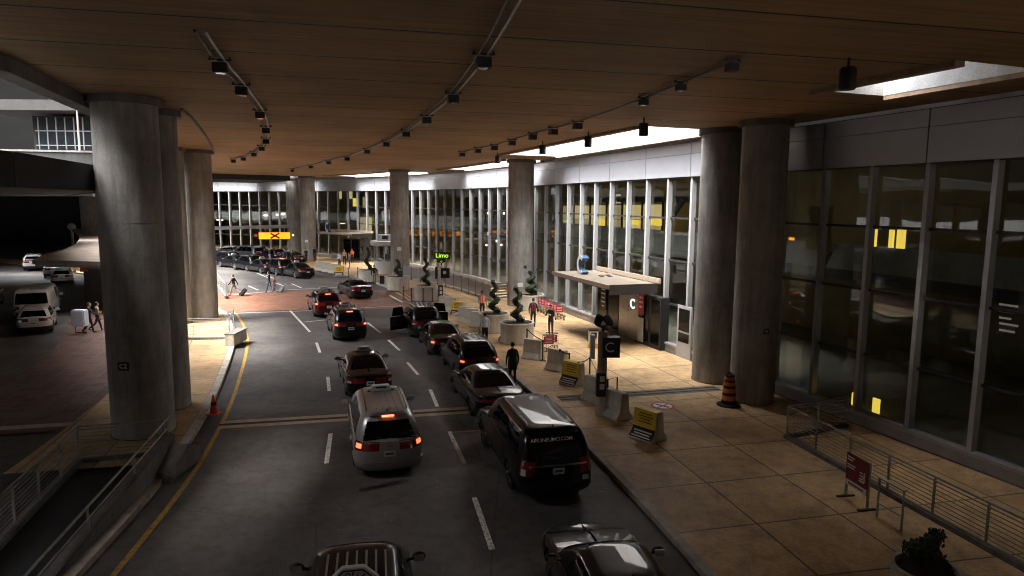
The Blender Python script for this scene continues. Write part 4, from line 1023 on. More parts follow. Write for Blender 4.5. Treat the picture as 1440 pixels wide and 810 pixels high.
# ================================================================ CEILING LAMPS
ORD = ['first', 'second', 'third', 'fourth', 'fifth', 'sixth', 'seventh', 'eighth', 'ninth', 'tenth', 'eleventh', 'twelfth', 'thirteenth']
rows = {'central': [(733, 5), (680, 93), (637, 143), (600, 172), (571, 191), (543, 205), (516, 215), (488, 225), (462, 230), (437, 236), (411, 241)],
        'left': [(282, 62), (310, 100), (340, 132), (366, 165), (374, 186), (374, 201), (368, 211), (357, 219), (342, 225), (328, 228)],
        'right': [(1029, 103), (957, 130), (905, 150), (812, 180), (778, 188), (749, 195), (720, 203), (695, 210), (672, 214), (650, 219)]}
proto = None
for rn, pts in rows.items():
    P = [at(x, y, 10.5) for x, y in pts]
    # conduit run
    ct = empty('cable_conduit', (P[0].x, P[0].y, ZD - .1), {'central': 'twin conduit run curving along the middle of the soffit', 'left': 'conduit run curving over the left lanes on the soffit', 'right': 'conduit run along the soffit near the light slots'}[rn], 'conduit', 'conduits on the soffit')
    cp = Path([(p.x, p.y) for p in P], 1.0)
    for o_ in ((-.09, .09) if rn != 'right' else (0,)):
        mb = MB(); mb.tube([Vector((*cp.off(d, o_).xy, ZD - .07)) for d in [cp.L * i / 60 for i in range(61)]], .028, 6); mb.build('pipe', 'galvanised' if o_ < 0 else 'dark_metal', ct, True, smooth=40)
    for i, p in enumerate(P):
        if i == 0 and rn != 'right': continue
        dr = cp.dir(cp.near(p)); a = math.atan2(-dr.x, dr.y)
        if proto is None:
            proto = bpy.data.objects.new('ceiling_lamp', None); COL.objects.link(proto)
            mb = MB(); mb.box((0, 0, -.02), (.42, .42, .30)); mb.build('housing', 'black_box', proto, bevel=.015)
            mb = MB(); mb.box((0, 0, .22), (.66, .10, .05)); mb.box((-.28, 0, .26), (.05, .1, .1)); mb.box((.28, 0, .26), (.05, .1, .1)); mb.build('bracket', 'dark_metal', proto)
            mb = MB(); mb.lathe([(.15, -.175), (.15, -.17)], n=20); mb.build('lens', 'lamp_clear', proto)
            o = proto
        else: o = copy_tree(proto)
        o.name = 'ceiling_lamp'
        o.scale = (.55,) * 3 if (rn == 'right' and i < 3) else (.72,) * 3
        place(o, (p.x, p.y, ZD - (.17 if (rn == 'right' and i < 3) else .225)), a, f'black box lamp under the soffit, {ORD[i if rn == "right" else i - 1]} from the camera on the {rn} conduit', 'lamps on the soffit', 'lamp')
proto = None
for i, q in enumerate([(905, 183), (827, 200), (763, 211), (700, 225), (1192, 112)]):
    p = at(*q, 10.35)
    if proto is None:
        proto = o = bpy.data.objects.new('spot_lamp', None); COL.objects.link(o)
        mb = MB(); mb.lathe([(.15, -.22), (.17, -.2), (.17, .2), (.14, .24)], n=20); mb.build('housing', 'black_box', o, smooth=40)
        mb = MB(); mb.tube([(0, 0, .2), (0, 0, .46)], .03); mb.build('stem', 'dark_metal', o)
    else: o = copy_tree(proto)
    o.name = 'spot_lamp'
    place(o, (p.x, p.y, ZD - .44), 0, ('black can lamp hanging by the large bright roof slot, ' + ORD[i] + ' from the near end') if i < 4 else ('black can lamp at the dark roof slot on the right'), 'can lamps by the roof slots', 'lamp')

# ================================================================ STREET FURNITURE
def gp(x, y, z=SW): return at(x, y, z)
# concrete barrier blocks
def barrier_mesh(ln):
    prof = [(-.40, 0), (.40, 0), (.40, .07), (.22, .30), (.15, .95), (-.15, .95), (-.22, .30), (-.40, .07)]
    mb = MB(); mb.loft([[Vector((x, y, z)) for x, z in prof] for y in (-ln / 2, ln / 2)]); return mb
def barrier(pos, rz, label, sign=None, ln=.95):
    t = empty('concrete_barrier', pos, label, 'barrier', 'concrete barrier blocks on the pavement', rz)
    barrier_mesh(ln).build('block', 'barrier_concrete', t, bevel=.02)
    if sign:
        # printed sheet folded over the top and down the slanting kerb-side face
        pts = [Vector((-.155, 0, .955)), Vector((-.225, 0, .31)), Vector((-.41, 0, .075))]
        def sh(a, b_, y0, y1, off):
            d = b_ - a; n_ = Vector((d.z, 0, -d.x)).normalized(); n_ = n_ if n_.x < 0 else -n_
            mb = MB(); r0 = [a + n_ * off, a + n_ * (off + .006), b_ + n_ * (off + .006), b_ + n_ * off]
            mb.loft([[Vector((v.x, y, v.z)) for v in r0] for y in (y0, y1)]); return mb, n_
        h = ln / 2 - .03; mid = pts[0].lerp(pts[1], .86)
        mb, n1 = sh(pts[0], mid, -h, h, .006); s_ = mb.build('sign_sheet', 'sign_yellow', t)
        mb = MB(); mb.box((0, 0, .962), (.32, 2 * h, .012)); mb.build('sign_top', 'sign_yellow', t)
        mb, n_ = sh(mid, pts[1], -h, h, .006); mb.build('lower_sheet', 'sign_black', t)
        mb, n_ = sh(pts[1], pts[2], -h, h, .006); l_ = mb.build('lower_sheet', 'sign_black', t)
        for k, w in ((.16, .62), (.32, .74), (.48, .5), (.66, .66)):
            c = pts[0].lerp(mid, k); e = pts[0].lerp(mid, k + .05); mb, _ = sh(c, e, -w * h, w * h * .8, .013); mb.build('lettering_line', 'sign_black', s_)
        for k, w in ((.1, .8), (.42, .7), (.72, .85)):
            c = pts[1].lerp(pts[2], k); e = pts[1].lerp(pts[2], k + .14); mb, _ = sh(c, e, -w * h, w * h, .013); mb.build('lettering_line', 'sign_white', l_)
    return t
BR = [((911, 616), 'yellow', 'barrier block with yellow and black notice, nearest the camera', -12), ((866, 586), '', 'plain concrete barrier block just right of the near sign post', -20), ((838, 563), '', 'plain concrete barrier block just behind the near sign post', -8),
      ((806, 540), 'yellow', 'barrier block with yellow and black notice beside the limousine sedan', -10), ((784, 520), '', 'plain barrier block left of the second yellow notice', -10), ((750, 504), '', 'plain barrier block beside the man in the dark coat', 4),
      ((716, 480), 'yellow', 'barrier block with yellow notice between the two large planters', -8), ((673, 460), '', 'plain barrier block behind the man in the white shirt', 5), ((655, 452), '', 'plain barrier block left of the worker in the orange vest', 5), ((664, 455), '', 'plain barrier block tucked behind its neighbour near the orange vest', 12),
      ((645, 444), 'yellow', 'barrier block with a yellow notice near the green lettered sign', 0), ((634, 437), '', 'plain barrier block right of the green lettered post', 8), ((627, 435), '', 'slim plain barrier block touching the green lettered post', 8),
      ((477, 388), 'yellow', 'far barrier block with yellow notice near the distant entrance', 20), ((468, 384), '', 'far plain barrier block, right one of the distant trio', 20), ((459, 382), '', 'far plain barrier block, middle of the distant trio', 22), ((450, 380), '', 'far pinkish barrier block beside the amber-lit cab', 24)]
for p_, s_, lb, tw in BR:
    p = gp(*p_); barrier((p.x, p.y, SW), headat(p) + R(tw + 38), lb, s_)
# belt stanchions
SP = [(741, 489), (763, 507), (787, 522), (800, 528), (813, 542), (829, 534), (843, 562)]
proto = None; P = []
for i, q in enumerate(SP):
    p = gp(*q); P.append(p)
    if proto is None:
        proto = o = bpy.data.objects.new('belt_post', None); COL.objects.link(o)
        mb = MB(); mb.lathe([(.035, .03), (.035, .98)], n=12); mb.build('pole', 'black_plastic', o, smooth=40)
        mb = MB(); mb.lathe([(.18, 0), (.18, .02), (.05, .05)], n=20); mb.build('base', 'black_plastic', o, smooth=40)
        mb = MB(); mb.lathe([(.045, .93), (.045, 1.02)], n=12); mb.build('belt_head', 'black_plastic', o, smooth=40)
    else: o = copy_tree(proto)
    o.name = 'belt_post'; place(o, p, 0, f'black belt post among the concrete blocks, {ORD[len(SP) - 1 - i]} from the near sign post', 'black belt posts', 'belt post')
for j, (x, y) in enumerate([(568, 421), (579, 424), (595, 424), (608, 424), (490, 391), (503, 390)]):
    o = copy_tree(proto); o.name = 'belt_post'
    place(o, gp(x, y), 0, ['black belt post left of the distant planters', 'black belt post behind the SUV with open doors', 'black belt post in front of the left small planter', 'black belt post between planter and green lettered post', 'black frame post by the distant entrance, left', 'black frame post by the distant entrance, right'][j], 'black belt posts', 'belt post')
def belt(a, b_, label):
    mb = MB(); n = 8; rings = []
    for i in range(n + 1):
        q = a.lerp(b_, i / n); s_ = -.05 * math.sin(math.pi * i / n); d = (b_ - a).normalized(); w = Vector((-d.y, d.x, 0)) * .004
        z = SW + .95 + s_; rings.append([Vector((q.x, q.y, z)) + w, Vector((q.x, q.y, z)) - w, Vector((q.x, q.y, z + .05)) - w, Vector((q.x, q.y, z + .05)) + w])
    mb.loft(rings); tag(mb.build('barrier_belt', 'black_plastic'), label, 'belt', 'belts between the posts')
belt(P[1], P[0], 'black belt strung left of the luggage trolleys by the coated man'); belt(P[2], P[3], 'black belt strung right of the plain block next to the trolleys'); belt(P[4], P[5], 'black belt strung behind the second yellow notice'); belt(P[5], P[6], 'black belt running up to the near sign post')

# planters and topiaries
def planter(p, r, h, label):
    t = empty('planter', p, label, 'planter', 'round concrete planters')
    mb = MB(); mb.lathe([(r * .93, 0), (r * .97, .04), (r, h - .1), (r * 1.03, h - .08), (r * 1.03, h), (r * .90, h), (r * .88, h - .12)], n=36, cap=False)
    mb.lathe([(r * .93, 0), (.01, 0.002)], n=36, cap=False); mb.build('bowl', 'barrier_concrete', t, smooth=35)
    mb = MB(); mb.lathe([(r * .89, h - .11), (r * .5, h - .05), (.01, h - .04)], n=24, cap=False); mb.build('soil', 'soil', t)
    return t
def topiary(p, h, r, label, turns=2.6, seed=1):
    rr = random.Random(seed); t = empty('topiary', p, label, 'shrub', 'clipped topiary shrubs')
    mb = MB(); mb.tube([(0, 0, 0), (.02, 0, h * .5), (0, .01, h * .95)], [.045, .035, .015]); mb.build('trunk', 'bark', t)
    mb = MB(); n = int(1300)
    for i in range(n):
        k = rr.random(); a = 2 * math.pi * turns * k; rad = r * (1 - .62 * k) * .55
        c = Vector((rad * math.cos(a), rad * math.sin(a), h * (.06 + .92 * k)))
        tr = r * (.62 - .30 * k); d = Vector((rr.gauss(0, 1), rr.gauss(0, 1), rr.gauss(0, 1))).normalized() * tr * rr.random() ** .4
        c += Vector((d.x, d.y, d.z * .75)); s_ = rr.uniform(.025, .05)
        e = Euler((rr.uniform(0, 6), rr.uniform(0, 6), rr.uniform(0, 6))).to_matrix()
        mb.add([c + e @ Vector(v) for v in ((-s_, 0, 0), (0, -s_ * .6, .01), (s_ * 1.3, 0, 0), (0, s_ * .6, .01))], [(0, 1, 2, 3)])
    # woody core so that the spiral reads as a solid mass
    mb.tube([Vector((r * (1 - .62 * k) * .55 * math.cos(2 * math.pi * turns * k), r * (1 - .62 * k) * .55 * math.sin(2 * math.pi * turns * k), h * (.06 + .92 * k))) for k in lin(0, 1, 46)], [r * (.40 - .20 * k) for k in lin(0, 1, 46)], 8)
    mb.build('foliage', 'leaf', t, normals=False)
for i, (q, r, h, th, lb, lt) in enumerate([((727, 486), .92, 1.12, 2.0, 'large round concrete planter in front of the luggage trolleys', 'spiral topiary in the large planter in front of the luggage trolleys'),
        ((694, 470), .9, 1.1, 2.0, 'large round concrete planter behind the yellow notice', 'spiral topiary in the planter behind the yellow notice'),
        ((747, 438), .95, 1.1, 1.7, 'pale planter at the foot of the mid column behind the trolley row', 'bushy topiary beside the mid column'),
        ((597, 424), .9, 1.15, 2.2, 'pale planter left of the green lettered post', 'slender spiral topiary left of the green lettered post'),
        ((557, 409), 1.0, 1.15, 1.5, 'pale planter near the white kiosk', 'low dark topiary near the white kiosk'),
        ((515, 397), .95, 1.1, 2.2, 'distant planter left of the kiosk', 'dark upright topiary left of the kiosk')]):
    p = gp(*q); p = Vector((p.x, p.y + r, SW)); planter(p, r, h, lb); topiary(p + Vector((0, 0, h - .05)), th, .42 if i != 2 else .5, lt, 2.6 if i < 4 else 1.4, i)
p = gp(1299, 834); p = Vector((p.x, p.y, SW)); planter(p, .60, .55, 'dark low planter in the bottom right corner'); topiary(p + Vector((0, 0, .45)), .85, .52, 'squat topiary in the dark corner planter', .9, 9)

# sign posts
def signpost(q, label, lime=False):
    p = gp(*q); t = empty('sign_post', p, label, 'sign post', 'round sign posts on the pavement')
    hgt = 3.0
    mb = MB(); mb.lathe([(.17, 0), (.17, hgt), (.12, hgt + .05)], n=24); mb.build('pole', 'trench_tan' if not lime else 'barrier_concrete', t, smooth=40)
    mb = MB(); mb.lathe([(.19, 0), (.19, .9)], n=24); mb.build('sleeve', 'barrier_concrete', t, smooth=40)
    mb = MB(); mb.box((-.05, -.10, 1.15 if not lime else 1.2), (.34, .30, .85)); cbx_ = mb.build('call_box', 'black_box', t, bevel=.015)
    for z in (1.38, 1.1):
        mb = MB(); mb.box((-.02, -.255, z), (.17, .01, .2)); mb.build('notice', 'plate_white', cbx_)
    mb = MB(); mb.box((.28, -.0, 2.5), (.62, .42, .72)); b1 = mb.build('sign_box', 'sign_black', t, bevel=.01)
    if not lime: text('C', .5, 'sign_white', b1, frame((.22, -.215, 2.5), (1, 0, 0), (0, 0, 1)), 'lettering', .004)
    else: mb = MB(); mb.lathe([(.12, -.01), (.12, .01)], n=16); mb.v = [Vector((v.x + .25, v.z - .22, v.y + 2.55)) for v in mb.v]; mb.build('notice', 'plate_white', b1)
    mb = MB(); mb.box((-.36, .02, 2.5), (.16, .3, .85)); mb.build('side_panel', 'plate_white' if not lime else 'sign_black', t, bevel=.01)
    # twin floodlights on a crossbar
    for sx in (-1, 1):
        mb = MB(); mb.lathe([(.06, -.2), (.13, -.1), (.16, .2)], n=14); f = Euler((R(-62), 0, R(25 * sx))).to_matrix(); mb.v = [f @ v + Vector((sx * .19, -.05, hgt + .42)) for v in mb.v]; mb.build('flood_lamp', 'black_box', t, smooth=40)
    mb = MB(); mb.tube([(-.22, 0, hgt + .3), (0, 0, hgt + .2), (.22, 0, hgt + .3)], .035); mb.tube([(0, 0, hgt), (0, 0, hgt + .2)], .05); mb.build('lamp_bracket', 'black_box', t)
    if lime:
        mb = MB(); mb.box((.05, -.02, hgt + .75), (1.15, .12, .5)); ls = mb.build('sign_box', 'sign_black', t, bevel=.01)
        text('Limo', .46, 'lit_green', ls, frame((.05, -.085, hgt + .75), (1, 0, 0), (0, 0, 1)), 'lettering', .004, bold=.003)
    return t, p
_, p = signpost((845, 583), 'near tan sign post with black boxes and twin floodlights'); signpost((621, 432), 'sign post lettered in green beside the small planter', True)
t = empty('stand_frame', (p.x + .38, p.y + .15, SW), 'black metal frame stand leaning beside the near sign post', 'stand')
mb = MB(); mb.lathe([(.24, 0), (.24, .03), (.1, .05)], n=24); mb.build('base', 'black_plastic', t, smooth=40)
mb = MB(); mb.tube([(-.16, 0, .03), (-.16, 0, 1.25), (.2, 0, 1.35), (.2, 0, .03)], .028); mb.build('frame', 'black_plastic', t)
# small white and yellow box behind the sign post
t = empty('notice_bin', gp(834, 489), 'white box with yellow base behind the near sign post', 'bin')
mb = MB(); mb.box((0, 0, .55), (.5, .4, .75)); mb.build('body', 'sign_white', t, bevel=.02)
mb = MB(); mb.box((0, 0, .12), (.54, .44, .24)); mb.build('base', 'sign_yellow', t, bevel=.02)
mb = MB(); mb.box((0, 0, .97), (.54, .44, .09)); mb.build('lid', 'dark_metal', t, bevel=.02)
mb = MB(); mb.box((0, -.205, .7), (.3, .01, .3)); mb.build('notice', 'sign_black', t)

# luggage trolleys
proto = None
def trolley(p, rz, label):
    global proto
    if proto is None:
        proto = t = bpy.data.objects.new('luggage_trolley', None); COL.objects.link(t)
        mb = MB(); mb.tube([(-.3, -.45, .16), (-.12, .5, .16), (.12, .5, .16), (.3, -.45, .16), (-.3, -.45, .16)], .02, 6); mb.tube([(-.3, -.42, .16), (-.3, -.5, 1.0), (.3, -.5, 1.0), (.3, -.42, .16)], .02, 6)
        for k in range(5): mb.bar((-.24 + .12 * k, -.45, .18), (-.1 + .05 * k, .48, .18), .015)
        mb.tube([(-.3, -.48, .62), (.3, -.48, .62)], .015, 6); mb.build('frame', 'chrome', t, smooth=40)
        mb = MB(); mb.box((0, -.52, .75), (.52, .03, .40)); sg = mb.build('sign_board', 'banner_red', t, bevel=.01)
        for z, w in ((.86, .38), (.78, .3), (.66, .36)):
            mb = MB(); mb.box((0, -.538, z), (w, .006, .03)); mb.build('lettering_line', 'sign_white', sg)
        mb = MB(); mb.tube([(-.3, -.5, 1.02), (.3, -.5, 1.02)], .028, 8); mb.build('handle', 'black_plastic', t)
        for x, y in ((-.28, -.4), (.28, -.4), (0, .42)):
            mb = MB(); mb.lathe([(.08, -.02), (.08, .02)], (x, y, .08), 16, 0, 'X'); mb.build('wheel', 'rubber', t)
        o = t
    else: o = copy_tree(proto)
    o.name = 'luggage_trolley'; place(o, p, rz, label, 'luggage trolleys with red boards', 'trolley')
for i in range(7):
    a, b_ = gp(790, 449), gp(765, 437); trolley(a.lerp(b_, i / 6), R(-22), f'red-boarded trolley in the long nested row near the mid column, {ORD[i]} from the front')
trolley(gp(767, 496), R(14), 'left of two loose trolleys behind the large planter'); trolley(gp(778, 493), R(-12), 'right of two loose trolleys behind the large planter')

# construction drum
p = gp(1028, 573); t = empty('construction_drum', (p.x, p.y + .3, SW), 'orange and black striped construction drum at the column base', 'traffic drum')
for i, (z0, z1, m_) in enumerate(((.08, .22, 'rubber'), (.22, .40, 'drum_orange'), (.40, .52, 'sign_black'), (.52, .68, 'drum_orange'), (.68, .78, 'sign_black'), (.78, .92, 'drum_orange'), (.92, 1.0, 'sign_black'), (1.0, 1.12, 'drum_orange'), (1.12, 1.2, 'sign_black'))):
    r = lambda z: .29 - .09 * z
    mb = MB(); mb.lathe([(r(z0) - .004, z0), (r(z0), z0 + .005), (r(z1), z1 - .005), (r(z1) - .004, z1)], n=28); mb.build('drum_band', m_, t, smooth=40)
mb = MB(); mb.lathe([(.44, 0), (.44, .05), (.3, .09)], n=28); mb.build('base', 'rubber', t, smooth=40)
mb = MB(); mb.tube([(-.08, 0, 1.19), (-.07, 0, 1.28), (.07, 0, 1.28), (.08, 0, 1.19)], .02); mb.build('handle', 'black_plastic', t)
# traffic cone left
p = gp(301, 582); t = empty('traffic_cone', p, 'small red traffic cone on the left kerb', 'traffic cone')
mb = MB(); mb.box((0, 0, .02), (.42, .42, .04)); mb.build('base', 'cone_red', t, bevel=.01)
mb = MB(); mb.lathe([(.15, .04), (.035, .68), (.03, .7)], n=20); mb.build('cone', 'cone_red', t, smooth=40)
mb = MB(); mb.lathe([(.105, .33), (.085, .45)], n=20); mb.v = [Vector((v.x * 1.04, v.y * 1.04, v.z)) for v in mb.v]; mb.build('band', 'tail_red', t)

# railings
def railing(name, label, pts, h=1.07, rails=8, z=SW, mat='rail_metal', step=1.5, kerb=True, slope=None, top=2):
    P = [Vector((p[0], p[1], 0)) for p in pts]; t = empty(name, (P[0].x, P[0].y, z), label, 'railing', 'steel railings')
    off = P[0].copy(); zz = slope or (lambda k: 0.0)
    ls = [0.0]
    for a, b_ in zip(P, P[1:]): ls.append(ls[-1] + (b_ - a).length)
    V = [Vector((p.x - off.x, p.y - off.y, zz(l / ls[-1]))) for p, l in zip(P, ls)]
    up = lambda v, q: v + Vector((0, 0, q))
    for i in range(rails):
        mb = MB(); q = .14 + (h - .24) * i / rails; mb.tube([up(v, q) for v in V], .013, 5); mb.build('rail', mat, t, smooth=40)
    for i in range(top):
        mb = MB(); mb.tube([up(v, h - .0 - .10 * i) for v in V], .03 if i == 0 else .02, 7); mb.build('handrail', mat, t, smooth=40)
    for a, b_ in zip(V, V[1:]):
        n = max(1, round((b_ - a).length / step)); d = (b_ - a).normalized(); w = Vector((-d.y, d.x, 0))
        for i in range(n + (1 if b_ is V[-1] else 0)):
            q = a.lerp(b_, i / n); mb = MB(); mb.bar(q, up(q, h), .06, .025); mb.build('post', mat, t)
    if kerb:
        mb = MB(); rings = []
        for i, v in enumerate(V):
            d = (V[min(i + 1, len(V) - 1)] - V[max(i - 1, 0)]); d.z = 0; d.normalize(); w = Vector((-d.y, d.x, 0)) * .1
            rings.append([v + w, v - w, up(v - w, .12), up(v + w, .12)])
        mb.loft(rings); mb.build('plinth', 'dark_concrete', t)
    return t
a, b_, c_ = gp(1190, 600), gp(1106, 616), gp(1437, 800); e_ = b_ + (c_ - b_) * 1.25
railing('steel_railing', 'long grey steel railing on the right turning to meet the glass wall', [a, b_, e_])
# far stair balustrade
def balustrade():
    P = [gp(567, 392), gp(610, 400), gp(650, 410), gp(690, 424)]; t = empty('stair_balustrade', P[0], 'grey panelled balustrade around the stair in front of the glass wall', 'balustrade')
    pp = Path([(p.x, p.y) for p in P], .5); n = 11
    for i in range(n):
        d0, d1 = pp.L * i / n, pp.L * (i + 1) / n; a, b_ = pp.pt(d0), pp.pt(d1)
        mb = MB(); mb.bar((a.x, a.y, SW + .75), (b_.x, b_.y, SW + .75), .05, 1.0)
        mb.v = [p + (b_ - a).normalized() * (.03 if (p - a).length < (p - b_).length else -.03) for p in mb.v]
        mb.build('infill_panel', 'galvanised', t, True)
        mb = MB(); mb.bar((a.x, a.y, SW), (a.x, a.y, SW + 1.4), .07, .07); mb.build('post', 'dark_metal', t, True)
    mb = MB(); mb.tube([(*pp.pt(pp.L * i / 20).xy, SW + 1.36) for i in range(21)], .04); mb.build('handrail', 'galvanised', t, True)
    e = pp.pt(pp.L); e2 = gp(714, 422); e2 = Vector((e2.x, e2.y, 0))
    for k in range(6):
        mb = MB(); mb.bar((e.x, e.y, SW + .25 + k * .22), (e2.x, e2.y, SW + .25 + k * .22), .04, .13); mb.build('slat', 'galvanised', t, True)
    mb = MB(); mb.bar((e2.x, e2.y, SW), (e2.x, e2.y, SW + 1.45), .08, .08); mb.build('post', 'dark_metal', t, True)
    mb = MB(); mb.loft([[Vector((p.x, p.y, SW)), Vector((p.x + .25, p.y + .1, SW)), Vector((p.x + .25, p.y + .1, SW + .2)), Vector((p.x, p.y, SW + .2))] for p in [pp.pt(pp.L * i / 20) for i in range(21)]]); mb.build('plinth', 'kerb_stone', t, True)
balustrade()
# left: stair well with parapet and railings
lw = [gp(232, 640), gp(112, 650), gp(22, 745)]
railing('steel_railing', 'dark steel railing around the stairwell at the lower left', [lw[0], lw[1], lw[2], lw[2] + (lw[2] - lw[1]) * .8])
sheet('ramp_shade_sheet', [(-12.4, 18.8), (-10.1, 19.2), (-9.0, 11), (-10.2, 9)], .006, 'dimmed_concrete')  # dark sheet stands in for the shade down in the stairwell
pe = gp(232, 645); pf = gp(85, 772); dirr = Vector((pf.x - pe.x, pf.y - pe.y, 0)).normalized()
ra, rb_ = Vector((-9.95, 19.0, 0)), Vector((-8.95, 11.0, 0))
t = empty('ramp_wall', (ra.x, ra.y, 0), 'sloping concrete parapet running down beside the stairwell', 'wall')
mb = MB(); d = (rb_ - ra); w = Vector((-d.y, d.x, 0)).normalized() * .14
mb.loft([[Vector((*(w).xy, 0)), Vector((*(-w).xy, 0)), Vector((*(-w).xy, .95)), Vector((*(w).xy, .95))], [Vector((*(d + w).xy, 0)), Vector((*(d - w).xy, 0)), Vector((*(d - w).xy, .12)), Vector((*(d + w).xy, .12))]]); mb.build('parapet', 'dark_concrete', t)
mb = MB(); mb.tube([Vector((0, 0, 1.42)), d + Vector((0, 0, .62))], .03); mb.tube([Vector((0, 0, 1.15)), d + Vector((0, 0, .35))], .02); mb.build('handrail', 'rail_metal', t)
for k in (.02, .3, .6, .95):
    q = d * k; mb = MB(); mb.bar(q + Vector((0, 0, .5 * (1 - k))), q + Vector((0, 0, 1.42 - .8 * k)), .05, .025); mb.build('post', 'rail_metal', t)
t = empty('wall_end', (ra.x + .45, ra.y - .5, 0), 'dark wedge shaped concrete block at the top of the ramp wall', 'block')
mb = MB(); mb.loft([[Vector((x, -.9, 0)), Vector((x, .9, 0)), Vector((x, .9, .45)), Vector((x, .2, .75)), Vector((x, -.9, .3))] for x in (-.22, .25)]); mb.build('block', 'dark_concrete', t, bevel=.02)
# left: short railing with kerb block beside the crosswalk
ra2, rb2 = gp(259, 478), gp(323, 477)
railing('steel_railing', 'short steel railing between the pale left column and the road', [ra2, rb2, gp(329, 462)], h=1.15, rails=6, step=2.2)
q = gp(322, 486); t = empty('kerb_block', (q.x + .1, q.y + .7, SW), 'concrete block closing off the short left railing', 'block')
mb = MB(); mb.box((0, 0, .3), (.5, 1.7, .6)); mb.build('block', 'pale_concrete', t, bevel=.03)
mb = MB(); mb.box((0, .02, .63), (.56, 1.76, .06)); mb.build('coping', 'dark_concrete', t, bevel=.01)
railing('steel_railing', 'steel railing along the left kerb beyond the crosswalk', [gp(318, 418), gp(306, 402), gp(300, 394)], h=1.1, rails=5, step=2.5)
# red notice board on legs, lower right
a, b_ = gp(1189, 698), gp(1219, 718); c = (a + b_) / 2; an = math.atan2(b_.y - a.y, b_.x - a.x); ln = (b_ - a).length
t = empty('notice_board', c, 'dark red notice board on two legs by the right railing', 'sign', None, an)
for sx in (-1, 1):
    mb = MB(); mb.box((sx * ln / 2, 0, .62), (.05, .05, 1.24)); mb.build('leg', 'rail_metal', t)
    mb = MB(); mb.box((sx * ln / 2, 0, .02), (.08, .5, .04)); mb.build('foot', 'dark_metal', t)
mb = MB(); mb.box((0, -.03, .80), (ln, .03, .86)); bd = mb.build('board', 'sign_red', t, bevel=.005)
mb = MB(); mb.box((0, -.048, .45), (ln - .02, .008, .15)); mb.build('lower_strip', 'sign_white', bd)
for x0, z, w in ((-.27, 1.13, .30), (-.27, 1.06, .22), (-.27, .93, .34), (-.27, .86, .30)):
    mb = MB(); mb.box((x0 * ln / .9 + w / 2 * ln / .9 - .12, -.048, z), (w * ln / .9, .006, .035)); mb.build('lettering_line', 'sign_white', bd)
for q in (((.12, .66), (.30, .66)), ((.30, .66), (.30, .92)), ((.12, .72), (.24, .72)), ((.14, .80), (.24, .80)), ((.14, .88), (.22, .88)), ((.24, .72), (.24, .80))):
    mb = MB(); mb.bar((q[0][0], -.048, q[0][1]), (q[1][0], -.048, q[1][1]), .03, .03); mb.build('pictogram', 'sign_white', bd)
mb = MB(); mb.box((0, -.054, .45), (ln * .7, .004, .04)); mb.build('lettering_line', 'sign_red', bd)
a, b_ = gp(1233, 726), gp(1267, 747); c = (a + b_) / 2; an = math.atan2(b_.y - a.y, b_.x - a.x); ln = (b_ - a).length
t = empty('rail_stand', c, 'small empty metal stand beside the red notice board', 'stand', None, an)
mb = MB(); mb.tube([(-ln / 2, 0, 0), (-ln / 2, 0, .98), (ln / 2, 0, .98), (ln / 2, 0, 0)], .032); mb.build('frame', 'rail_metal', t)
mb = MB(); mb.tube([(-ln / 2, 0, .35), (ln / 2, 0, .35)], .018); mb.build('crossbar', 'rail_metal', t)
mb = MB(); mb.box((0, 0, 1.0), (ln + .06, .1, .03)); mb.build('top_plate', 'galvanised', t)

# kiosk
p = gp(540, 386); t = empty('kiosk', (p.x, p.y + 1.6, SW), 'white round ticket kiosk with glass upper half beside a column', 'kiosk')
mb = MB(); mb.lathe([(1.35, 0), (1.35, 1.35), (1.28, 1.37)], n=28); mb.build('counter', 'kiosk_white', t, smooth=30)
mb = MB(); mb.lathe([(1.28, 1.37), (1.28, 2.95)], n=28, cap=False); mb.build('glass', 'booth_glass', t, smooth=30)
for k in range(8):
    a = 2 * math.pi * k / 8; mb = MB(); mb.box((1.3 * math.cos(a), 1.3 * math.sin(a), 2.15), (.08, .08, 1.6)); mb.build('post', 'kiosk_white', t)
mb = MB(); mb.lathe([(1.55, 2.95), (1.7, 3.0), (1.7, 3.4), (1.55, 3.45)], n=28); mb.build('roof', 'kiosk_white', t, smooth=30)
mb = MB(); mb.box((-.2, -.2, 3.78), (1.3, .7, .65)); sb_ = mb.build('roof_box', 'kiosk_white', t, bevel=.03)
mb = MB(); mb.box((-.05, -.56, 3.8), (.6, .02, .35)); mb.build('notice', 'sign_black', sb_)
mb = MB(); mb.box((0, .2, 1.7), (1.0, .5, .5)); mb.build('till', 'cloth_grey', t)

# overhead gantry with amber lit lane sign
ga, gb = at(300, 321, Y=86), at(417, 318, Y=90); t = empty('sign_gantry', (ga.x, ga.y, SW), 'long grey overhead beam carrying the amber lit lane sign', 'gantry')
mb = MB(); mb.bar(ga, gb, .35, .42); mb.build('beam', 'galvanised', t, True)
for q in (ga,):
    mb = MB(); mb.tube([(q.x, q.y, SW), (q.x, q.y, q.z)], .14); mb.build('post', 'galvanised', t, True)
s0, s1 = at(364, 331.5, Y=88), at(409, 331.5, Y=89.5); sm = (s0 + s1) / 2; an = math.atan2(s1.y - s0.y, s1.x - s0.x); ln = (s1 - s0).length
t = empty('lane_sign', (sm.x, sm.y, sm.z), 'glowing amber lane sign marked with a dark cross', 'lane sign', None, an)
mb = MB(); mb.box((0, .12, 0), (ln + .3, .2, .98)); mb.build('casing', 'dark_metal', t)
mb = MB(); mb.box((0, 0, 0), (ln, .03, .86)); fc = mb.build('face', 'lit_amber', t)
for s_ in (-1, 1):
    mb = MB(); mb.bar((-.55, -.025, -.33 * s_), (.55, -.03, .33 * s_), .03, .2); mb.build('cross', 'sign_black', fc)
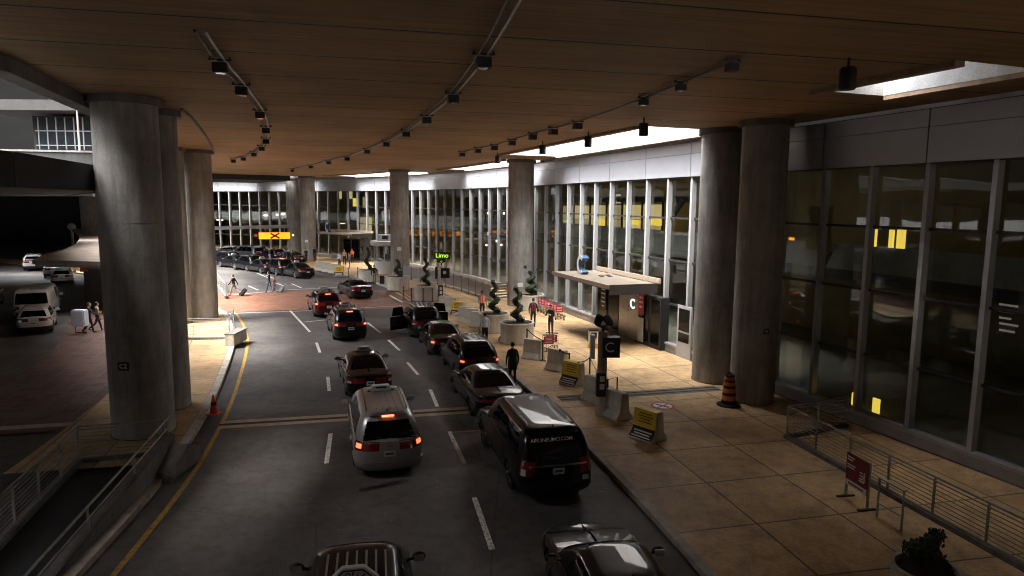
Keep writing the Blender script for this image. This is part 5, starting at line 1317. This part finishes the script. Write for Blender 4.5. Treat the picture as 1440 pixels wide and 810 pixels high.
for x in (-ln / 2 - .35, ln / 2 + .3):
    mb = MB(); mb.ball((x, -.05, .05), .2, 12, 8); mb.build('warning_lamp', 'lit_amber_bulb' if x > 0 else 'tail_amber', t, smooth=60)
mb = MB(); mb.tube([(-ln * .3, .1, .45), (-ln * .3, .1, .95)], .05); mb.tube([(ln * .3, .1, .45), (ln * .3, .1, .95)], .05); mb.build('hanger', 'galvanised', t)

# ---------------------------------------------------------------- left surroundings
# shelter roof with one swept edge
t = empty('shelter', (-29, 46, 0), 'pale shelter with a swept curved roof edge behind the dark columns', 'shelter')
ZS = 3.6
ol = [at(45, 366, ZS), at(62, 358, ZS), at(90, 351, ZS), at(106, 343, ZS), at(112, 336, ZS), at(110, 328, ZS), at(100, 321, ZS), at(150, 322, ZS), at(200, 322, ZS), at(205, 368, ZS), at(150, 368, ZS)]
mb = MB(); mb.prism([(p.x, p.y) for p in ol], ZS - .28, ZS); mb.build('roof', 'shelter_roof', t, True)
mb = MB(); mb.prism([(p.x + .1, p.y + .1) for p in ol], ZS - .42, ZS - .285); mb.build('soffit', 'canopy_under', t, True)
for q in ((140, 366), (180, 366), (150, 345), (115, 345)):
    p = at(*q, ZS); mb = MB(); mb.tube([(p.x, p.y + .6, 0), (p.x, p.y + .6, ZS - .4)], .1); mb.build('post', 'dark_metal', t, True)
p = at(101, 322, ZS); mb = MB(); mb.ball((p.x, p.y, ZS + .3), .5, 14, 10); mb.build('dome_camera', 'kiosk_white', t, True, smooth=60)
mb = MB(); mb.tube([(p.x, p.y, 0), (p.x, p.y, ZS)], .18); mb.build('post', 'kiosk_white', t, True)
a, b_ = at(122, 398, 0), at(185, 400, 0); a = at(122, 430, 0); b_ = at(200, 432, 0)
t = empty('shelter_wall', (a.x, a.y, 0), 'dark wall under the shelter with a faint letter C and a tan board', 'wall')
mb = MB(); mb.bar((a.x, a.y, 1.4), (b_.x, b_.y, 1.4), .2, 2.8); mb.build('wall', 'dark_concrete', t, True)
c = a.lerp(b_, .24); text('C', 1.3, 'interior_grey', t, Matrix.Translation(-Vector(t.location)) @ frame((c.x + .02, c.y - .13, 1.6), b_ - a, (0, 0, 1)), 'lettering', .01)
a2, b2 = a.lerp(b_, .04), a.lerp(b_, .9); mb = MB(); mb.bar((a2.x, a2.y - .12, 3.0), (b2.x, b2.y - .12, 3.0), .06, .62); mb.build('tan_board', 'trench_tan', t, True)
a3 = a.lerp(b_, -.04); mb = MB(); mb.bar((a3.x, a3.y - .1, 3.0), (a3.x + .5, a3.y - .1, 3.0), .3, 1.0); mb.build('red_board', 'cone_red', t, True)
# elevated ramp with parapet
RP = Path([(-150, 58), (-95, 69), (-60, 73.5), (-42, 77), (-28, 86)], 2)
t = empty('elevated_ramp', (-60, 73.5, 0), 'curved elevated road with pale parapet crossing the left background', 'overpass')
def rslab(name, mat, o0, o1, z0, z1):
    mb = MB(); mb.loft([[RP.off(RP.L * i / 40, o0, z0), RP.off(RP.L * i / 40, o1, z0), RP.off(RP.L * i / 40, o1, z1), RP.off(RP.L * i / 40, o0, z1)] for i in range(41)]); mb.build(name, mat, t, True)
rslab('road_slab', 'dimmed_concrete', 0, 16, 10.2, 11.5); rslab('parapet', 'dimmed_concrete', -.15, .2, 10.9, 12.75); rslab('parapet', 'dark_concrete', 15.8, 16.15, 10.9, 12.75); rslab('coping', 'dark_concrete', -.25, .3, 12.75, 12.95)
for k in range(1, 6):
    p = RP.off(RP.L * k / 6.2, 6); mb = MB(); mb.tube([(p.x, p.y, 0), (p.x, p.y, 10.2)], .9, 20); mb.build('pier', 'dark_concrete', t, True, smooth=40)
# lower ramp deck, outline stretched and split to shape light on the left
t = empty('parking_deck', (-52, 60, 0), 'dark concrete slab over the left parking area, stretched to shade it', 'overpass')
PK = [(-10.9, 8), (-11.4, 15.5), (-13.5, 22.6), (-17.0, 28), (-23.4, 37), (-29.5, 46), (-36, 55), (-40.5, 65.5), (-220, 64), (-220, 8)]
PK2 = [(-41.5, 67.5), (-47.5, 80), (-55, 100), (-80, 150), (-220, 150), (-220, 67.5)]
mb = MB(); mb.prism(PK, 8.0, 8.6); mb.build('slab', 'dimmed_concrete', t, True)
mb = MB(); mb.prism(PK2, 8.0, 8.6); mb.build('slab', 'dimmed_concrete', t, True)
for a, b_ in zip(PK[:7] + PK2[:2], PK[1:8] + PK2[1:3]):
    mb = MB(); mb.bar((a[0], a[1], 8.35), (b_[0], b_[1], 8.35), .2, .8); mb.build('edge', 'dimmed_concrete', t, True)
for q in ((-46, 58), (-50, 63), (-62, 60), (-50, 38)):
    mb = MB(); mb.tube([(*q, 0), (*q, 8.0)], .5, 16); mb.build('pier', 'dark_concrete', t, True, smooth=40)
# tower with bands of glazing
t = empty('control_building', (-86, 118, 0), 'distant dark building with a deep flat roof and gridded glazing', 'building')
mb = MB(); mb.box((-64, 122, 10.5), (28, 20, 21)); mb.build('wall', 'dimmed_concrete', t, True)
mb = MB(); mb.box((-66, 121, 22.2), (38, 26, 1.6)); mb.build('roof', 'dimmed_concrete', t, True)
mb = MB(); mb.box((-64, 111.9, 18.2), (27, .1, 5.0)); gz = mb.build('glazing', 'far_glass', t, True)
for k in range(19):
    mb = MB(); mb.box((-77 + k * 1.45, 111.8, 18.2), (.16, .14, 5.1)); mb.build('mullion', 'sill_metal', t, True)
for z in (16.3, 18.6):
    mb = MB(); mb.box((-64, 111.78, z), (27, .12, .14)); mb.build('transom', 'sill_metal', t, True)
mb = MB(); mb.box((-100, 130, 8), (50, 20, 16)); mb.build('wing', 'dimmed_concrete', t, True)
p = Vector((-47.2, 74.8, 12.9)); t = empty('lamp_post', p, 'slim lamp post standing on the elevated ramp', 'street lamp')
mb = MB(); mb.tube([(0, 0, 0), (0, 0, 6.2)], [.11, .06]); mb.build('pole', 'galvanised', t)
mb = MB(); mb.tube([(0, 0, 6.15), (-1.3, 0, 6.0)], .04); mb.build('arm', 'galvanised', t)
mb = MB(); mb.box((-1.5, 0, 5.98), (.6, .25, .12)); mb.build('lamp_head', 'dark_metal', t, bevel=.03)

# slab added above the nearest roof slot to cut its skylight
t = empty('slot_shade_slab', (10, 12, 14.5), 'slab added to shade the dark roof slot on the right', 'overpass')
mb = MB(); mb.prism([(4, -10), (20, -10), (15.5, 18.4), (6, 17.8)], 13.6, 14.3); mb.build('slab', 'dark_concrete', t, True)
mb = MB(); mb.bar((6, 17.9, 14.4), (15.5, 18.5, 14.4), .2, .8); mb.build('edge', 'dark_concrete', t, True)
t = empty('far_light_block', (-130, 151, 0), 'dark wall added to block brightness beyond the left parking area', 'wall')  # added to hide the bright strip beyond the parking slabs
mb = MB(); mb.bar((-230, 151, 4.3), (-82, 151, 4.3), .4, 8.5); mb.build('wall', 'dimmed_concrete', t, True)
# unseen blocks added to keep light off the near left and rear
t = empty('left_shade_block', (-19, 4, 0), 'unseen dark block added to shade the near left of the road', 'building')  # added out of view, keeps side light off the lower left
mb = MB(); mb.prism([(-14.2, 7.8), (-13.5, -40), (-30, -40), (-30, 7.8)], 0, 20); mb.build('wall', 'dark_concrete', t, True)
for z in (4.5, 8.5, 12.5, 16.5):
    mb = MB(); mb.bar((-14.1, 7.6, z), (-13.42, -38, z), .12, .7); mb.build('spandrel', 'column_concrete', t, True)
t = empty('high_shade_slab', (-30, 20, 16.4), 'unseen high slab added to shade the left columns', 'overpass')  # added out of view to shade the left column pair
mb = MB(); mb.prism([(-14.2, 15), (-14.2, 25.5), (-60, 25.5), (-60, 15)], 16.4, 17.2); mb.build('slab', 'dimmed_concrete', t, True)
mb = MB(); mb.bar((-14.1, 25.7, 16.7), (-60, 25.7, 16.7), .3, 1.2); mb.build('edge', 'dark_concrete', t, True)
t = empty('rear_light_block', (0, -38, 0), 'unseen wall added behind the camera to shut out light', 'wall')  # added behind the camera to stop light and bright reflections
mb = MB(); mb.box((6, -39.6, 5.4), (44, .5, 10.8)); mb.build('wall', 'dark_concrete', t, True)

# ================================================================ PEOPLE
def skinned(verts, edges, radii, root, sub=2):
    me = bpy.data.meshes.new('tmp'); me.from_pydata(verts, edges, [])
    o = bpy.data.objects.new('tmp', me); COL.objects.link(o)
    sm = o.modifiers.new('s', 'SKIN'); sm.use_smooth_shade = True
    for i, v in enumerate(me.skin_vertices[0].data):
        r = radii[i]; v.radius = r if isinstance(r, tuple) else (r, r); v.use_root = i in root
    if sub: ss = o.modifiers.new('u', 'SUBSURF'); ss.levels = sub
    m2 = evalmesh(o); bpy.data.objects.remove(o); return m2
def person(loc, rz, label, top, legs, skin='skin', hair='hair_black', walk=0.0, arms=(0, 0), elbow=(15, 15), lean=0.0, scale=1.0, coat=None, vest=None, head_turn=0.0, head_down=0.0, hat=None, shorts=False, mask=False, group='people on foot'):
    t = empty('person', loc, label, 'person', group, rz); t.scale = (scale,) * 3
    V, E_, RD, MT = [], [], [], []
    def v(p, r): V.append(Vector(p)); RD.append(r); return len(V) - 1
    def e(a, b_, m_): E_.append((a, b_)); MT.append(m_)
    L = R(lean)
    def sp(z, y=0): return (0, y + math.sin(L) * (z - .95), .95 + math.cos(L) * (z - .95))
    pel = v(sp(.96), (.155, .105)); wa = v(sp(1.12), (.135, .095)); ch = v(sp(1.32), (.165, .11)); shd = v(sp(1.43), (.12, .085)); nk = v(sp(1.51, .01), (.055, .058)); hd = v(sp(1.57, .02), (.05, .055))
    e(pel, wa, top); e(wa, ch, top); e(ch, shd, top); e(shd, nk, skin); e(nk, hd, skin)
    feet = []
    for s_, sg in ((-1, 1), (1, -1)):
        st = R(walk * 24 * sg); kb = R(walk * (8 if sg > 0 else 34) + 3)
        hip = v((s_ * .09, 0, .90), (.095, .10)); kn_p = Vector((s_ * .10, math.sin(st) * .43, .90 - math.cos(st) * .43)); kn = v(kn_p, (.062, .066))
        a2 = st - kb; an_p = kn_p + Vector((0, math.sin(a2) * .40, -math.cos(a2) * .40)); calf = v(kn_p.lerp(an_p, .35), (.058, .062)); an = v(an_p, (.042, .045))
        e(pel, hip, legs); e(hip, kn, legs); e(kn, calf, skin if shorts else legs); e(calf, an, skin if shorts else legs)
        pit = a2 * .6
        heel = v(an_p + Vector((0, -.02, -.055)), .038); toe = v(an_p + Vector((s_ * .02, .17 * math.cos(pit), -.062 + .17 * math.sin(pit) * .5)), (.042, .03))
        e(an, heel, 'shoe_dark'); e(heel, toe, 'shoe_dark'); feet.append(an_p.z)
    hands = []
    for k, s_ in enumerate((-1, 1)):
        sw = R(arms[k]); sh = v(Vector(sp(1.41)) + Vector((s_ * .17, 0, 0)), .062); b0 = Vector(sp(1.39)) + Vector((s_ * .20, 0, 0))
        el_p = b0 + Vector((s_ * .05, math.sin(sw) * .29, -math.cos(sw) * .29)); el = v(el_p, (.043, .045)); a2 = sw + R(elbow[k])
        wr_p = el_p + Vector((-s_ * .01 - s_ * max(0, elbow[k] - 60) / 60 * .10, math.sin(a2) * .25, -math.cos(a2) * .25)); wr = v(wr_p, (.028, .03)); e(shd, sh, top); e(sh, el, top); e(el, wr, top)
        d = (wr_p - el_p).normalized(); hands.append((wr_p, d, s_)); pm = v(wr_p + d * .07, (.022, .038)); e(wr, pm, skin)
    me = skinned(V, E_, RD, {pel})
    mats = []; 
    def slot(m_):
        if m_ not in mats: mats.append(m_)
        return mats.index(m_)
    # face materials by the nearest bone
    mi = []
    for p in me.polygons:
        c = p.center; best, bm_ = 9e9, top
        for (a, b_), m_ in zip(E_, MT):
            A, B = V[a], V[b_]; ab = B - A; tt = max(0, min(1, (c - A).dot(ab) / max(ab.length_squared, 1e-9))); dd = (c - (A + ab * tt)).length - .5 * (RD[a][0] if isinstance(RD[a], tuple) else RD[a])
            if dd < best: best, bm_ = dd, m_
        mi.append(slot(bm_))
    bm = bmesh.new(); bm.from_mesh(me)
    for f, k in zip(bm.faces, mi): f.material_index = k; f.smooth = True
    def merge(mb, mat, xf=None):
        k = slot(mat); vs2 = [bm.verts.new(xf @ p if xf is not None else p) for p in mb.v]
        for f in mb.f:
            try: nf = bm.faces.new([vs2[i] for i in f]); nf.material_index = k; nf.smooth = True
            except ValueError: pass
    # fingers and thumb, rooted in the palm
    for wr_p, d, s_ in hands:
        fw = Vector((0, 1, 0)); fw = (fw - d * fw.dot(d)).normalized(); inn = d.cross(fw).normalized() * (1 if d.cross(fw).x * s_ < 0 else -1)
        for j, (off, ln_) in enumerate(((.030, .075), (.010, .085), (-.010, .08), (-.028, .06))):
            b0 = wr_p + d * .085 + fw * off; q = MB(); q.tube([b0 - d * .03, b0 + d * ln_ * .45, b0 + d * ln_ * .8 + inn * .018, b0 + d * ln_ * .95 + inn * .04], [.010, .010, .009, .007], 6); merge(q, skin)
        b0 = wr_p + d * .04 + fw * .03; q = MB(); q.tube([b0 - fw * .02, b0 + fw * .02 + d * .03, b0 + fw * .03 + d * .065 + inn * .015], [.012, .011, .008], 6); merge(q, skin)
    # head with face
    H = Matrix.Translation(Vector(sp(1.645, .03))) @ Euler((-R(head_down) - L * .3, 0, R(head_turn))).to_matrix().to_4x4()
    q = MB(); n = 16; rings = []
    for z, rx, ry, yo in ((-.115, .02, .025, .05), (-.105, .042, .045, .038), (-.08, .056, .066, .022), (-.045, .066, .082, .008), (0, .073, .092, 0), (.045, .076, .095, -.004), (.08, .068, .083, -.008), (.105, .045, .055, -.01), (.118, .015, .02, -.01)):
        rings.append([Vector((rx * math.cos(2 * math.pi * k / n), yo + ry * math.sin(2 * math.pi * k / n), z)) for k in range(n)])
    q.loft(rings); merge(q, skin, H)
    q = MB(); q.loft([[Vector((-.008, .088, .02)), Vector((.008, .088, .02)), Vector((0, .094, .02))], [Vector((-.016, .082, -.03)), Vector((.016, .082, -.03)), Vector((0, .118, -.026))]]); merge(q, skin, H)
    for sx in (-1, 1):
        q = MB(); q.ball((sx * .03, .086, .008), (.012, .008, .007), 8, 6); merge(q, 'eye_dark', H)
        q = MB(); q.ball((sx * .076, -.005, -.01), (.010, .02, .032), 8, 6); merge(q, skin, H)
    q = MB(); q.box((0, .084, -.058), (.042, .012, .009)); merge(q, 'cloth_pink', H)
    if mask: q = MB(); q.ball((0, .055, -.05), (.062, .05, .05), 12, 8); merge(q, 'cloth_navy' if hat else 'cloth_white', H)
    me.materials.clear()
    for m_ in mats: me.materials.append(MATS[m_])
    bm.to_mesh(me); bm.free()
    lowest = min(p.co.z for p in me.vertices)
    me.transform(Matrix.Translation((0, 0, -lowest)))
    o = bpy.data.objects.new('body', me); COL.objects.link(o); o.parent = t
    up = Matrix.Translation((0, 0, -lowest))
    q = MB(); rings = []
    for z, f in ((-.05, .75), (-.01, 1.0), (.04, 1.06), (.085, .98), (.115, .72), (.13, .25)):
        rings.append([Vector((.080 * f * math.cos(2 * math.pi * k / n), -.016 + (.098 * f * math.sin(2 * math.pi * k / n) if math.sin(2 * math.pi * k / n) < .3 or z > .05 else .028 * f), z)) for k in range(n)])
    q.loft(rings); q.v = [up @ H @ p for p in q.v]; q.build('hair', hair, t, smooth=80)
    if hat:
        q = MB(); q.lathe([(.102, .04), (.104, .09), (.085, .135), (.02, .15)], n=18); q.loft([[Vector((x, y, z)) for x, y in ((-.07, .07), (-.05, .17), (.05, .17), (.07, .07))] for z in (.04, .052)]); q.v = [up @ H @ p for p in q.v]; q.build('cap', hat, t, smooth=50)
    if coat or vest:
        q = MB(); rings = []
        prof = ((.62, .20, .165, 0), (.80, .195, .16, 0), (.97, .19, .155, 0), (1.12, .18, .145, 0), (1.32, .205, .155, 0), (1.42, .18, .13, 0), (1.475, .10, .095, 0)) if coat else ((.98, .18, .145, 0), (1.12, .172, .14, 0), (1.32, .195, .15, 0), (1.42, .165, .125, 0), (1.465, .10, .09, 0))
        for z, rx, ry, _ in prof:
            c = Vector(sp(z)); rings.append([c + Vector((rx * math.cos(2 * math.pi * k / 20), ry * math.sin(2 * math.pi * k / 20), 0)) for k in range(20)])
        q.loft(rings); q.v = [up @ p for p in q.v]; g_ = q.build('coat' if coat else 'vest', coat or vest, t, smooth=60)
        if vest and vest != 'cloth_red':
            for x in (-.09, .09):
                q = MB()
                for yy in (-1, 1):
                    q.bar(up @ (Vector(sp(1.0)) + Vector((x, yy * .142, 0))), up @ (Vector(sp(1.40)) + Vector((x, yy * .133, 0))), .04, .02)
                q.build('reflective_band', 'sign_white', g_)
    return t, hands, up
def suitcase(p, rz, label, mat='cloth_black', tilt=0, h=.62):
    t = empty('suitcase', p, label, 'suitcase', 'wheeled suitcases', rz); rt = Euler((R(tilt), 0, 0)).to_matrix()
    def X(q): q.v = [rt @ v for v in q.v]; return q
    q = MB(); q.box((0, 0, .06 + h / 2), (.42, .26, h)); X(q).build('case', mat, t, bevel=.03)
    q = MB(); q.tube([(-.12, .0, h), (-.12, 0, h + .42), (.12, 0, h + .42), (.12, 0, h)], .012, 6); X(q).build('handle', 'galvanised', t)
    for x in (-.16, .16):
        q = MB(); q.lathe([(.045, -.015), (.045, .015)], (x, -.08, .045), 12, 0, 'X'); X(q).build('wheel', 'rubber', t)
    return t
def stand(x, ytop, hgt, z):
    """where a figure of this height stands when its crown shows at this pixel"""
    p = at(x, ytop, z + hgt); return Vector((p.x, p.y, z))
K = R(180)
person(at(329, 416, .01), R(80), 'person in dark top and shorts striding left across the crosswalk', 'cloth_black', 'cloth_khaki', walk=1, arms=(25, -30), elbow=(20, 5), shorts=True, hair='hair_brown')
suitcase(at(340, 416, .01) + Vector((-.1, 0, 0)), R(-90), 'black suitcase towed by the striding person in shorts', tilt=-38)
person(at(379, 411, .01), R(88), 'adult in dark top and jeans crossing beside a child', 'cloth_black', 'cloth_denim', walk=.8, arms=(-20, 15))
person(at(386, 411, .01), R(90), 'child in a pink top on the crosswalk next to the adult in jeans', 'cloth_pink', 'cloth_grey', walk=.7, scale=.78, arms=(15, -20), hair='hair_brown')
suitcase(at(393, 411, .01), R(-90), 'pale suitcase trailing behind the child in pink', 'cloth_grey', -35, .55)
person(stand(678, 410, 1.76, SW), K + R(12), 'worker in an orange vest and cap standing behind the barrier blocks', 'cloth_grey', 'cloth_black', vest='cloth_orange', hat='cloth_black', mask=True, elbow=(60, 60), arms=(5, 5))
person(stand(682, 440, 1.78, SW), R(20), 'man in a white shirt seen from behind by the compact SUV', 'cloth_white', 'cloth_black', elbow=(35, 30), arms=(5, 8))
person(stand(721, 481, 1.80, SW), R(15), 'man in a long dark coat standing at the kerb', 'cloth_black', 'cloth_black', coat='cloth_black', arms=(4, -4))
person(stand(750, 420, 1.76, SW), R(-5), 'person in black with a touch of red standing by the trolley row', 'cloth_black', 'cloth_black', arms=(-5, 5), vest='cloth_red')
person(stand(775, 429, 1.76, SW), R(150), 'person in black looking down at a phone beside the trolley row', 'cloth_black', 'cloth_navy', arms=(20, 25), elbow=(95, 90), head_down=25, lean=4)
person(stand(526, 373, 1.74, SW), R(10), 'traveller in dark top and pale trousers near the kiosk', 'cloth_black', 'cloth_grey', arms=(0, 10), hair='hair_brown')
p = stand(526, 373, 1.74, SW); suitcase(p + Vector((.75, -.2, 0)), R(0), 'large black suitcase beside the traveller near the kiosk', h=.75)
person(stand(563, 377, 1.74, SW), R(60), 'person in navy standing at the end of the stair balustrade', 'cloth_navy', 'cloth_denim')
for x, y, tp, lg, lb, rz_ in ((477, 355, 'cloth_white', 'cloth_black', 'person in a white top at the left of the distant entrance group', 150), (484, 352, 'cloth_khaki', 'cloth_black', 'person in tan in the middle of the distant entrance group', 200), (491, 356, 'cloth_grey', 'cloth_denim', 'person in a patterned grey top at the right of the distant group', 100), (495, 350, 'cloth_orange', 'cloth_black', 'person in orange at the back of the distant entrance group', 170),
                             (430, 350, 'cloth_black', 'cloth_black', 'person in black before the far pale column', 180), (442, 348, 'cloth_black', 'cloth_navy', 'dark figure just right of the far pale column', 150), (411, 352, 'cloth_black', 'cloth_black', 'dark figure left of the far brown column', 90), (379, 349, 'cloth_black', 'cloth_grey', 'dark figure standing among far cars under the amber sign', 140), (400, 351, 'cloth_navy', 'cloth_black', 'figure in navy between far cars below the amber sign', 190), (371, 344, 'cloth_red', 'cloth_black', 'figure in red far below the amber sign', 160)):
    person(stand(x, y, 1.72, SW), R(rz_), lb, tp, lg, arms=(6, -6), group='people far along the pavement')
pw, _, _ = person(at(127, 468, .0), R(-60), 'person pushing a load in the dark left parking area', 'cloth_black', 'cloth_black', arms=(45, 45), elbow=(40, 40), walk=.6)
t = empty('luggage_box', at(119, 470, 0) + Vector((-.2, 0, 0)), 'white luggage carried beside the dark left parking area', 'luggage')
q = MB(); q.box((0, 0, .95), (.75, .5, .95)); q.build('case', 'cloth_white', t, bevel=.05)
q = MB(); q.tube([(-.3, 0, .48), (-.3, 0, .1), (.3, 0, .1), (.3, 0, .48)], .03); q.build('cart_frame', 'dark_metal', t)
person(at(138, 466, .0), R(-40), 'second dark figure walking right of the white luggage', 'cloth_khaki', 'cloth_black', walk=.9)

# ================================================================ LIGHT, SKY, CAMERA
w = bpy.data.worlds.new('World'); scene.world = w; w.use_nodes = True
nt = w.node_tree; nt.nodes.clear()
SUN_EL, SUN_AZ = 60, -128          # degrees; azimuth clockwise from +Y (ahead, right)
wo = nt.nodes.new('ShaderNodeOutputWorld'); bg = nt.nodes.new('ShaderNodeBackground')
sk = nt.nodes.new('ShaderNodeTexSky'); sk.sky_type = 'NISHITA'; sk.sun_disc = False
sk.sun_elevation = R(SUN_EL); sk.sun_rotation = R(SUN_AZ); sk.air_density = 1.0; sk.dust_density = 3.0
tc = nt.nodes.new('ShaderNodeTexCoord'); mp = N(nt, 'ShaderNodeMapping', Scale=(1.2, 1.2, 2.6)); nt.links.new(tc.outputs['Generated'], mp.inputs[0])
nz = N(nt, 'ShaderNodeTexNoise', Scale=2.2, Detail=8.0, Roughness=.6); nt.links.new(mp.outputs[0], nz.inputs[0])
s3 = N(nt, 'ShaderNodeSeparateXYZ'); nt.links.new(tc.outputs['Generated'], s3.inputs[0])
# sky shaped for the light: near black all round, bright lobe around the sun
cloud = ramp(nt, nz.outputs[0], [(.3, (4.5, 4.6, 4.8)), (.7, (9.5, 9.4, 9.2))]).outputs[0]
dark = ramp(nt, nz.outputs[0], [(.3, (.010, .010, .010)), (.7, (.024, .0235, .023))]).outputs[0]
cie = mathn(nt, 'MULTIPLY_ADD', mathn(nt, 'MAXIMUM', s3.outputs[2], 0.0), 1.35, .3)
c = mixc(nt, 1.0, mixc(nt, .8, sk.outputs[0], cloud), cie, 'MULTIPLY')
ax = Vector((math.sin(R(SUN_AZ)) * math.cos(R(SUN_EL)), math.cos(R(SUN_AZ)) * math.cos(R(SUN_EL)), math.sin(R(SUN_EL))))
dn = nt.nodes.new('ShaderNodeVectorMath'); dn.operation = 'DOT_PRODUCT'; nt.links.new(tc.outputs['Generated'], dn.inputs[0]); dn.inputs[1].default_value = ax
lobe = ramp(nt, mathn(nt, 'ADD', dn.outputs['Value'], mathn(nt, 'MULTIPLY_ADD', nz.outputs[0], .16, -.08)), [(.58, 1.0), (.93, 0.0)]).outputs[0]
c = mixc(nt, lobe, c, dark)
nt.links.new(c, bg.inputs[0]); bg.inputs[1].default_value = .15
nt.links.new(bg.outputs[0], wo.inputs[0])
sl = bpy.data.lights.new('sun', 'SUN'); sl.energy = .5; sl.angle = R(14); sl.color = (1, .95, .87)
so = bpy.data.objects.new('sun', sl); COL.objects.link(so)
dvec = Vector((math.sin(R(SUN_AZ)) * math.cos(R(SUN_EL)), math.cos(R(SUN_AZ)) * math.cos(R(SUN_EL)), math.sin(R(SUN_EL))))
so.rotation_euler = dvec.to_track_quat('Z', 'Y').to_euler(); so.location = (0, 0, 60)

cd = bpy.data.cameras.new('camera'); co = bpy.data.objects.new('camera', cd); COL.objects.link(co); scene.camera = co
cd.sensor_width = 36; cd.lens = FPX / 1440 * 36; cd.clip_end = 2000; cd.clip_start = .1
Fv = Vector((0, math.cos(PITCH), -math.sin(PITCH))); Uv = Vector((0, math.sin(PITCH), math.cos(PITCH))); Xv = Vector((1, 0, 0))
cr, sr = math.cos(ROLL), math.sin(ROLL)
cx_, cy_ = Xv * cr - Uv * sr, Xv * sr + Uv * cr
M = Matrix((cx_, cy_, -Fv)).transposed().to_4x4(); M.translation = (0, 0, CAMH); co.matrix_world = M

scene.render.engine = 'CYCLES'
cy = scene.cycles
cy.use_denoising = True; cy.denoiser = 'OPENIMAGEDENOISE'
cy.filter_width = 1.05
cy.max_bounces = 8; cy.diffuse_bounces = 5; cy.glossy_bounces = 4; cy.transparent_max_bounces = 16; cy.sample_clamp_indirect = 6
cy.caustics_reflective = False; cy.caustics_refractive = False
vs = scene.view_settings
vs.view_transform = 'Standard'; vs.look = 'None'; vs.exposure = 4.5; vs.gamma = 1; vs.use_curve_mapping = False
